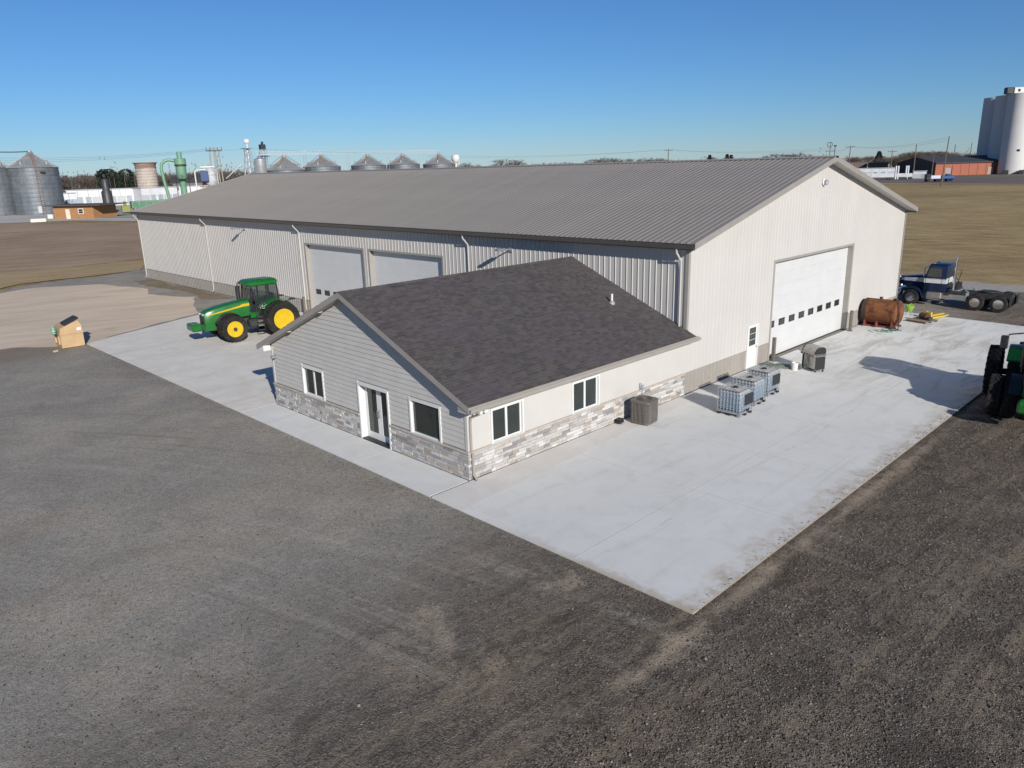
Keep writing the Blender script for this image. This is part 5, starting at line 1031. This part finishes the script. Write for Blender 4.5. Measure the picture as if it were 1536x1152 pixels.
m = MB(); m.M = Matrix.Translation((-1.5,4.6,0)) @ Matrix.Rotation(R(-66), 4, 'Z'); m.cbox(-3.6, -.6, -1.6, 2, hE+.01, hE+2.9, .15); m.build('machine_house', CASTING, t)
for x, y in ((-6.8, -.8), (.1, -13.4)): m = MB(); m.box(x-.12, x+.3, y-.6, y+.6, 10.5, 11.4); m.build('opening', BLACK, t)
m = MB(); m.tube([(-7.0,-5,13.5), (-7.3,-7,11.5), (-7.3,-9,11.8), (-7.0,-10.5,14)], .3, 5); m.tube([(-7.1,-7,12), (-7.2,-7.2,2)], .3, 5); m.build('spout', CASTING, t)
for k in range(5): m = MB(); y = 3-6.3*k; m.cbox(-9.2, -6.9, y-1.1, y+1.1, 0, 1.9, .1); m.build('loading_hood', CASTING, t)
# brick warehouse
Kp = far(1404, 434); bb = bearing(1404); rd = Vector((.77, -.64, 0)); gd = Vector((.64, .77, 0))
t = thing('brick_warehouse', 'long red brick warehouse with dark roof and black gable end beside the grain elevator', 'warehouse', (Kp.x, Kp.y, -.1), math.atan2(rd.y, rd.x)); L, Wd = 43.5, 32; h = zat(1404, 245, 434)+.1; hp = zat(1378, 236.2, 448)
BRK = plain('red_brick_wall', (.3,.1,.06), .85, 0, .12, .35, .1); GB = plain('near_black_gable', (.03,.028,.028), .7, 0, .2, .5)
n = 10
for k in range(n): m = MB(); m.cbox(L*k/n+.03, L*(k+1)/n-.03, 0, .3, 0, h, .02); m.build('brick_bay', BRK, t)
for k in range(n+1): m = MB(); x = L*k/n; m.box(x-.2, x+.2, -.16, -.01, 0, h-.3); m.build('pilaster', BRK, t)
m = MB(); m.prism([(0,0), (Wd,0), (Wd,h), (Wd/2,hp), (0,h)], -.3, -.02, 'yz'); m.build('gable_wall', GB, t)  # near-black colour on this gable, brick on the other walls
for k in range(8): m = MB(); m.box(-.38, -.305, 1+k*3.6, 1.15+k*3.6, 0, h+.3); m.build('gable_rib', GB, t)
m = MB(); m.prism([(0,0), (Wd,0), (Wd,h), (Wd/2,hp), (0,h)], L-.3, L, 'yz'); m.box(0, L, Wd-.3, Wd, 0, h); m.build('wall', BRK, t)
m = MB(); m.prism([(-.8,h-.15), (Wd/2,hp+.05), (Wd+.8,h-.15), (Wd+.8,h+.2), (Wd/2,hp+.4), (-.8,h+.2)], -.6, L+.4, 'yz'); m.build('roof', plain('dark_warehouse_roof', (.045,.045,.05), .7, 0, .15, .4), t)
for x in (6.5, 28.5): dd = part('freight_door', t); m = MB(); m.box(x-1.7, x+1.7, -.2, -.02, 0, 3.6); m.build('door_leaf', plain('weathered_door', (.3,.24,.2), .8), dd); m = MB(); m.box(x+1.4, x+1.75, -.24, -.201, 0, 3.8); m.build('frame', BLACK, dd)
# low white sheds and trailers in front of the warehouse
white_building('long low white building left of the brick warehouse', 1262, 1344, 425, 252.5, 12, 7)
white_building('white block building in front of the black gable', 1371, 1391, 392, 256.5, 6, 2)
def trailer(label, u0, u1, D, h):
    a, b = far(u0, D), far(u1, D); d = b-a; L = d.length; t = thing('box_trailer', label, 'trailer', (a.x, a.y, -.1), math.atan2(d.y, d.x), 'white trailers parked by the warehouse'); m = MB(); m.cbox(0, L, 0, 2.6, 1.1, h, .08); m.build('body', WSID, t); m = MB()
    for x in (L-1.2, L-2.4): m.lathe([(.5,-.2), (.5,2.6)], (x,0,.5), 'y', 14)
    m.box(1.5, 1.7, .4, .6, 0, 1.1); m.box(1.5, 1.7, 2, 2.2, 0, 1.1); m.build('running_gear', CASTING, t)
trailer('white trailer parked behind the shed gable roof edge', 1308, 1342, 372, 2.8); trailer('white trailer in front of the black gable end', 1346, 1370, 374, 2.6); trailer('white trailer nearest the shed roof edge', 1276, 1306, 378, 2.7)
for u in (1344.5, 1348, 1360, 1363): p = far(u, 383); m = MB(); m.lathe([(.35,0), (.35,5.4), (.2,5.7)], (0,0,0), 'z', 12); o = m.build('white_stack', WSID, None); o.location = (p.x, p.y, -.1); tag(o, {1344.5: 'first thin white upright pipe from the left among the white trailers', 1348: 'second thin white upright pipe from the left among the white trailers', 1360: 'third thin white upright pipe from the left before the black gable', 1363: 'thin white upright pipe nearest the white block building'}[u], 'pipe', 'white upright pipes')
# far blue truck
a, b = at(1389, 272.5), at(1432, 271.5); d = b-a; L = d.length; t = thing('flatbed_truck', 'distant blue and white truck parked at the far field edge', 'truck', (a.x, a.y, -.1), math.atan2(d.y, d.x)); FB = plain('far_blue_paint', (.02,.06,.2), .4)
m = MB(); m.cbox(0, 1.5, 0, 2.4, .7, 2.9, .2); m.build('cab', plain('dark_navy', (.015,.02,.04), .4), t); m = MB(); m.box(.3, 1.2, -.02, -.005, 1.8, 2.5); m.build('window', GLASS, t); m = MB(); m.cbox(1.6, 5.2, .1, 2.3, 1.0, 2.3, .2); m.build('tank_body', plain('far_pale_tank', (.5,.53,.6), .4), t); m = MB(); m.cbox(5.3, L, 0, 2.4, .9, 2.2, .2); m.cbox(L*.72, L*.85, .2, 2.2, 2.2, 2.8, .1); m.build('cargo_bed', FB, t); m = MB()
for x in (.8, 4, 5, L-1.2, L-2.3): m.lathe([(.5,-.1), (.5,.3)], (x,0,.5), 'y', 14); m.lathe([(.5,2.1), (.5,2.5)], (x,0,.5), 'y', 14)
m.build('wheel', TYRE, t)
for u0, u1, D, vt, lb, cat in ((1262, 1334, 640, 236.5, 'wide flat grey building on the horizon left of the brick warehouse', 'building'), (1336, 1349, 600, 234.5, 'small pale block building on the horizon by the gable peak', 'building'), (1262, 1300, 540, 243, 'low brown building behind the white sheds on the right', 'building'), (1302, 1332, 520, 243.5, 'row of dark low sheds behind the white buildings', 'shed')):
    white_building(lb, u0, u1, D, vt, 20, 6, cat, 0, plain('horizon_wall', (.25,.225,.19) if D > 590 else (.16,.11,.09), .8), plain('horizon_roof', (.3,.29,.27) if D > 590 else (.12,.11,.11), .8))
# ------------------------------------------------------------------ poles and wires
def pole(label, u, D, v_top, arms=1, h_arm=.9, r_=.16, cat='utility pole', nm='utility_pole', wide=1.5, group=None, lean=0):
    p = far(u, D); h = zat(u, v_top, D); t = thing(nm, label, cat, (p.x, p.y, -.1), bearing(u)-math.pi/2, group); m = MB(); m.tube([(0,0,0), (lean,0,h)], r_, 6, True, r_*.7); m.build('post', POLE, t)
    for k in range(arms):
        m = MB(); z = h-h_arm-1.5*k; m.box(-wide, wide, -.16, -.04, z, z+.22); m.build('cross_arm', POLE, t)
        for x in (-wide*.9, -wide*.45, wide*.45, wide*.9): m = MB(); m.lathe([(.09,0), (.11,.15), (.05,.35)], (x,-.1,z+.22), 'z', 6); m.build('insulator', CASTING, t)
    return p, h
t = thing('pole_structure', 'three leaning wooden utility poles under one wide cross arm', 'utility poles', (0,0,0)); q = far(324, 330); t.location = (q.x, q.y, -.1); t.rotation_euler.z = bearing(324)-math.pi/2; Z = lambda v: zat(324, v, 330)
for a, b in ((-2.4, -1.6), (-.3, 0), (1.2, .4), (2.3, 1.6)): m = MB(); m.tube([(a,0,0), (b,0,Z(220 if abs(b) < .1 else 223))], .3, 6, True, .2); m.build('post', plain('grey_pole', (.3,.27,.235), .9, 0, .2, 1) if a < -2 else bpy.data.materials['grey_pole'], t)
m = MB(); m.box(-3.0, 3.0, -.4, -.2, Z(226.5), Z(224.8)); m.build('cross_arm', POLE, t)
for x in (-2.8, -1.3, 1.3, 2.8): m = MB(); m.tube([(x,-.3,Z(224.8)), (x,-.3,Z(220))], .1, 5); m.build('insulator', CASTING, t)
hp_top = q+Vector((0,0,Z(222)))
m = MB(); m.tube([(3.2,0,Z(268)), (9.5,0,Z(247))], .14, 5); m.build('guy_strut', WSID, t)
PL = [('wooden pole behind the shed roof with one cross arm', 1002, 420, 223, 1), ('wooden pole with wide arm right of the shed gable peak', 1273, 440, 218, 1), ('thin pole in front of the brick warehouse gable', 1371, 420, 216, 0), ('tall grey pole standing before the brick warehouse by the blue truck', 1415, 285, 204, 0), ('thin pole behind the brick warehouse roof, left one', 1429, 520, 216.5, 0), ('thin pole behind the brick warehouse roof, nearest the elevator', 1453, 560, 214, 0), ('short pole at the far end of the white sheds', 1336, 480, 225, 1), ('thin pole in front of the white building by the black gable', 1399, 380, 232, 0)]
tops = []
for lb, u, D, vt, ar in PL: p, h = pole(lb, u, D, vt, ar, lean=(.6 if u == 1415 else 0), r_=.2 if D < 400 else .26, wide=2.2); tops.append(p+Vector((0,0,h)))
for u, vt, lb in ((103, 268, 'thin light pole behind the white building near the big bin'), (168, 266, 'thin light pole above the black tank'), (184, 264, 'white topped thin pole left of the stave silo'), (199, 254, 'curved street light pole left of the stave silo')): pole(lb, u, 345, vt, 0, r_=.14)
p, h = pole('tall pole with round dish and lamps above the shed gable peak', 1243, 430, 213, 1, 4.5, .22, wide=2.2)
t = [o for o in bpy.data.objects if o.get('label') == 'tall pole with round dish and lamps above the shed gable peak'][0]; m = MB(); m.lathe([(1.2,-.1), (1.35,0), (1.2,.1), (1.1,0), (1.2,-.1)], (-.3,0,h-1.2), 'y', 18, False); m.build('dish', CASTING, t); m = MB(); m.tube([(2.2,0,0), (2.2,0,h-2.2)], .16, 5); m.cbox(1.6, 2.9, -.3, .3, h-2.2, h-1.5, .1); m.build('lamp_mast', CASTING, t)
def wire(label, pts, sag, r_=.026):
    out = []
    for a, b in zip(pts, pts[1:]):
        for k in range(12): f = k/12; p = a.lerp(b, f); p.z -= sag*4*f*(1-f); out.append(p)
    out.append(pts[-1]); m = MB(); m.tube(out, r_, 4); tag(m.build('power_line', WIRE, None), label, 'power line', 'power lines across the sky')
P0 = lambda u, D, v: far(u, D)+Vector((0,0,zat(u, v, D)))
for dv in (0, 3.5, 7): wire({0: 'highest', 3.5: 'middle', 7: 'lowest'}[dv]+' faint overhead power line on the left running to the pole structure', [P0(-60, 300, 236+dv), hp_top+Vector((0,0,-dv*.1))], 1.5)
wire('faint overhead power line between pole structure and the towers', [hp_top, P0(374, 305, 222), P0(660, 352, 229)], .8)
for dv in (0, 3): wire(('upper' if dv == 0 else 'lower')+' faint overhead power line over the long roof ridge', [P0(640, 430, 233+dv), tops[0]+Vector((0,0,-.5)), P0(1243, 430, 222+dv)], 1.6)
for dv in (0, 4): wire(('upper' if dv == 0 else 'lower')+' faint overhead power line toward the tall right pole', [P0(1243, 430, 222+dv), tops[1]+Vector((0,0,-.5)), tops[3]+Vector((0,0,-.6-dv*.2))], 1.5)
wire('thin dark cable from the left bin peak out of the frame', [b2+Vector((0,0,17.6)), b1+Vector((0,0,17.9)), b1+Vector((-40,10,17.9))], .2, .14)

# ------------------------------------------------------------------ trees
BARK = plain('bark', (.085,.07,.06), .95, 0, .2, 2); TWIG = plain('bare_twigs', (.1,.078,.064), .95, 0, .3, .6); NEEDLE = plain('evergreen_needles', (.022,.033,.018), .9, 0, .4, 1.5)
def bare_tree(seed, H=10, spread=.5, dens=1.0):
    r = random.Random(seed); tr = MB(); tw = MB()
    def grow(p, d, L, rad, lev):
        q = p+d*L*.5+Vector((r.uniform(-.06,.06), r.uniform(-.06,.06), 0))*L; e = p+d*L
        (tr if lev < 3 else tw).tube([p, q, e], rad, 5 if lev < 2 else 3, False, rad*.62)
        if lev >= 4:
            for k in range(int(7*dens)):
                b = p.lerp(e, r.uniform(.2, 1)); dd = (d+Vector((r.gauss(0,.6), r.gauss(0,.6), r.gauss(.1,.5)))).normalized()*r.uniform(.35, .9)*H/10; s = dd.cross(Vector((r.gauss(0,1), r.gauss(0,1), r.gauss(0,1)))).normalized()*.02*H/10
                tw.add([b-s, b+s, b+dd], [(0,1,2)])
            return
        n = r.choice((3, 4)) if lev else r.choice((4, 5, 6))
        for k in range(n):
            a = 2*math.pi*k/n+r.uniform(-.6, .6); ax = Vector((math.cos(a), math.sin(a), 0)); f = r.uniform(.3, .75)*(1 if lev else spread*1.6)
            nd = (d*(1-f*.6)+ax*f+Vector((0,0,.12))).normalized(); grow(p.lerp(e, r.uniform(.55, 1) if k else 1), nd, L*r.uniform(.58, .8), rad*.55, lev+1)
    grow(Vector((0,0,0)), Vector((r.uniform(-.05,.05), r.uniform(-.05,.05), 1)).normalized(), H*.3, H*.026, 0)
    return tr.mesh('trunk', BARK, fix=False), tw.mesh('crown', TWIG, fix=False)
def evergreen(seed, H, W, round_=False):
    r = random.Random(seed); tr = MB(); cr = MB(); tr.tube([(0,0,0), (0,0,H*.9)], H*.02, 6, True, .03)
    for k in range(1500):
        f = r.random(); rad = W*(1-f)**.8*r.uniform(.35, 1)**.5 if not round_ else W*math.sqrt(max(.0, 1-(2*f-1)**2))*r.uniform(.3, 1)**.5*(1+.2*math.sin(f*9)); a = r.uniform(0, 6.283); p = Vector((rad*math.cos(a), rad*math.sin(a), H*.12+H*.88*f))
        d = Vector((math.cos(a), math.sin(a), r.uniform(-.6, .3))).normalized()*H*.06; s = d.cross(Vector((r.gauss(0,1), r.gauss(0,1), r.gauss(0,1)))).normalized()*H*.022; cr.add([p-s, p+s, p+d*1.2], [(0,1,2)])
    return tr.mesh('trunk', BARK, fix=False), cr.mesh('crown', NEEDLE, fix=False)
BT = [bare_tree(s, 10, sp, dn) for s, sp, dn in ((1, .5, 1), (2, .65, 1.2), (3, .4, .9), (5, .75, 1.3), (8, .55, 1.1))]; ET = [evergreen(21, 10, 2.2), evergreen(22, 10, 2.5, True)]
def tree(label, u, D, v_top, kind, group, nm='bare_tree', wide=1.0):
    p = far(u, D); h = zat(u, v_top, D); tm, cm = kind; t = thing(nm, label, 'tree', (p.x, p.y, -.15), random.uniform(0, 6.28), group); s = h/(max(v.co.z for v in cm.vertices) if 'zm' not in cm else cm['zm']); cm['zm'] = max(v.co.z for v in cm.vertices)
    link('trunk', tm, t, scale=(s*wide, s*wide, s)); link('crown', cm, t, scale=(s*wide, s*wide, s)); return t
rt = random.Random(31)
hz = lambda u: 272.3-.02778*u                            # where the horizon lies in that direction
GL, GM, GR = 'bare winter trees behind the white buildings', 'bare winter trees on the horizon over the long roof', 'bare winter trees around the brick warehouse'
for k in range(62):
    u = rt.uniform(76, 372); tree('bare brown winter tree in the dense row behind the white buildings on the left', u, rt.uniform(370, 500), hz(u)-rt.uniform(4, 13), rt.choice(BT), GL, wide=rt.uniform(1, 1.5))
for u, v, D, k, lb in ((154, 252.5, 385, 1, 'round dark evergreen left of the stave silo'), (162, 252, 390, 1, 'round dark evergreen beside its smaller twin'), (187, 252, 380, 1, 'broad dark evergreen right next to the stave silo')): tree(lb, u, D, v, ET[k], 'dark evergreens left of the silo', 'evergreen_tree')
ORD = 'zeroth first second third fourth fifth sixth seventh eighth ninth tenth eleventh twelfth thirteenth fourteenth fifteenth sixteenth seventeenth eighteenth nineteenth twentieth twenty-first twenty-second twenty-third twenty-fourth twenty-fifth twenty-sixth twenty-seventh twenty-eighth'.split(); nth = 0
for u, v, w_ in ((694, 240.5, 1.3), (712, 243, 1.5), (737, 244.5, 1.5), (760, 234, 1.6), (771, 236, 1.5), (801, 241, 1.6), (826, 241, 1.4), (846, 240, 1.5), (862, 241, 1.5), (884, 236.5, 1.6), (905, 233, 1.8), (918, 232.5, 1.6), (931, 234, 1.6), (948, 233.5, 1.4), (964, 236, 1.6), (978, 235, 1.5), (991, 232, 1.3), (1020, 236, 1.4), (1073, 232, 1.5), (1084, 233, 1.5), (1104, 233, 1.3), (1160, 231, 1.6), (1178, 226, 2), (1190, 225.5, 2), (1203, 227, 1.8), (1222, 229.5, 1.6), (530, 249, 1.3), (577, 246, 1.2)):
    nth += 1; tree(ORD[nth]+' bare tree to the right of the white water tower on the horizon' if u > 684 else 'bare tree showing in the gap '+('right of the first' if u < 540 else 'before the third')+' grain bin behind the roof', u, rt.uniform(480, 560), v+.5, rt.choice(BT), GM, wide=w_)
for u, v, lb in ((1064, 231.5, 'small dark evergreen on the horizon, left one by itself'), (1090, 230.5, 'small dark evergreen on the horizon, left of a touching pair'), (1096, 231.5, 'small dark evergreen on the horizon, right of a touching pair')): tree(lb, u, 520, v, ET[0], 'small evergreens over the shed ridge', 'evergreen_tree')
tree('pointed dark evergreen rising over the flat building on the horizon', 1317, 600, 226, ET[0], None, 'evergreen_tree', 1.3)
for k in range(46):
    u = rt.uniform(1262, 1490); bump_ = 7*math.exp(-((u-1392)/26)**2)+3*math.exp(-((u-1366)/10)**2); tree('bare winter tree in the line behind the brick warehouse and white sheds', u, rt.uniform(560, 680), hz(u)-rt.uniform(1.5, 5)-bump_, rt.choice(BT), GR, wide=rt.uniform(1.2, 1.9))
# the far wood that closes the horizon
m = MB()
for k in range(34000):
    u = rt.uniform(-80, 1640); D = rt.uniform(640, 900) if u > 400 else rt.uniform(480, 620); p = far(u, D); hh = (5.5+4*mnoise.noise((u*.03, 1.5, 0))+3*mnoise.noise((u*.11, 4, 0))) if u > 400 else (9+3*mnoise.noise((u*.05, 1.5, 0))); z = abs(rt.gauss(0, .55))*hh
    d = Vector((rt.gauss(0,.5), rt.gauss(0,.5), 1)).normalized()*rt.uniform(1.2, 2.6); s = Vector((-math.sin(bearing(u)), math.cos(bearing(u)), 0)).cross(d).normalized().cross(d).normalized()*.22; m.add([(p.x-s.x, p.y-s.y, z-s.z), (p.x+s.x, p.y+s.y, z+s.z), (p.x+d.x, p.y+d.y, z+d.z)], [(0,1,2)])
tag(m.build('distant_treeline', TWIG, None, fix=False), kind='stuff')

# ------------------------------------------------------------------ loose stones on the gravel
def scatter(n, pick, smin, smax, name, m_):
    V = []; F = []; base = np.array([(1,0,0), (-.9,.1,0), (.1,.9,.1), (0,-1,0), (.05,0,.75), (0,.05,-.5)]); fc = np.array([(0,2,4), (2,1,4), (1,3,4), (3,0,4), (2,0,5), (1,2,5), (3,1,5), (0,3,5)]); k = 0; tones = []
    while k < n:
        x, y = pick(); s = smin+(smax-smin)*rng.random()**2.2*(1 if rng.random() > .02 else 1.7); a = rng.uniform(0, 6.283); c_, s_ = math.cos(a), math.sin(a); b = base*rng.uniform(.6, 1.2, (6,3))*s; xy = np.stack([b[:,0]*c_-b[:,1]*s_, b[:,0]*s_+b[:,1]*c_, b[:,2]], 1)+np.array([x, y, -.045+s*.15 if not (x > -1.58 and y > -9.06) else .002+s*.3]); V.append(xy); F.append(fc+6*k); tones += [rng.random()]*8; k += 1
    me = bpy.data.meshes.new(name); me.from_pydata(np.concatenate(V).tolist(), [], np.concatenate(F).tolist()); a = me.attributes.new('tone', 'FLOAT', 'FACE'); a.data.foreach_set('value', tones); me.materials.append(m_); tag(link(name, me), kind='stuff')
t = NT('loose_stone'); LST = t.done(t.ramp(t.attr('tone'), [(.05, (.05,.042,.035)), (.5, (.105,.088,.073)), (.9, (.165,.138,.112)), (1, (.25,.215,.178))]), .9, 0, .15)
def pk_right():
    while True:
        x, y = rng.uniform(-9, 20), -9.12-rng.random()**.5*.8-abs(rng.normal(0, 4))
        if y > -17: return x, y
def pk_edge(): return (-1.62-abs(rng.normal(0, .35)), rng.uniform(-9, 32)) if rng.random() < .6 else (rng.uniform(-2, 20), -9.16+rng.normal(0, .13))
def pk_front(): 
    while True:
        x, y = rng.uniform(-13, -1.7), rng.uniform(-15, 8)
        if rng.random() < .25+.75*max(0, min(1, (-y+2)/12)): return x, y
scatter(36000, pk_right, .010, .036, 'coarse_gravel', LST); scatter(5000, pk_edge, .006, .028, 'edge_gravel', LST); scatter(20000, pk_front, .008, .03, 'loose_gravel', LST)
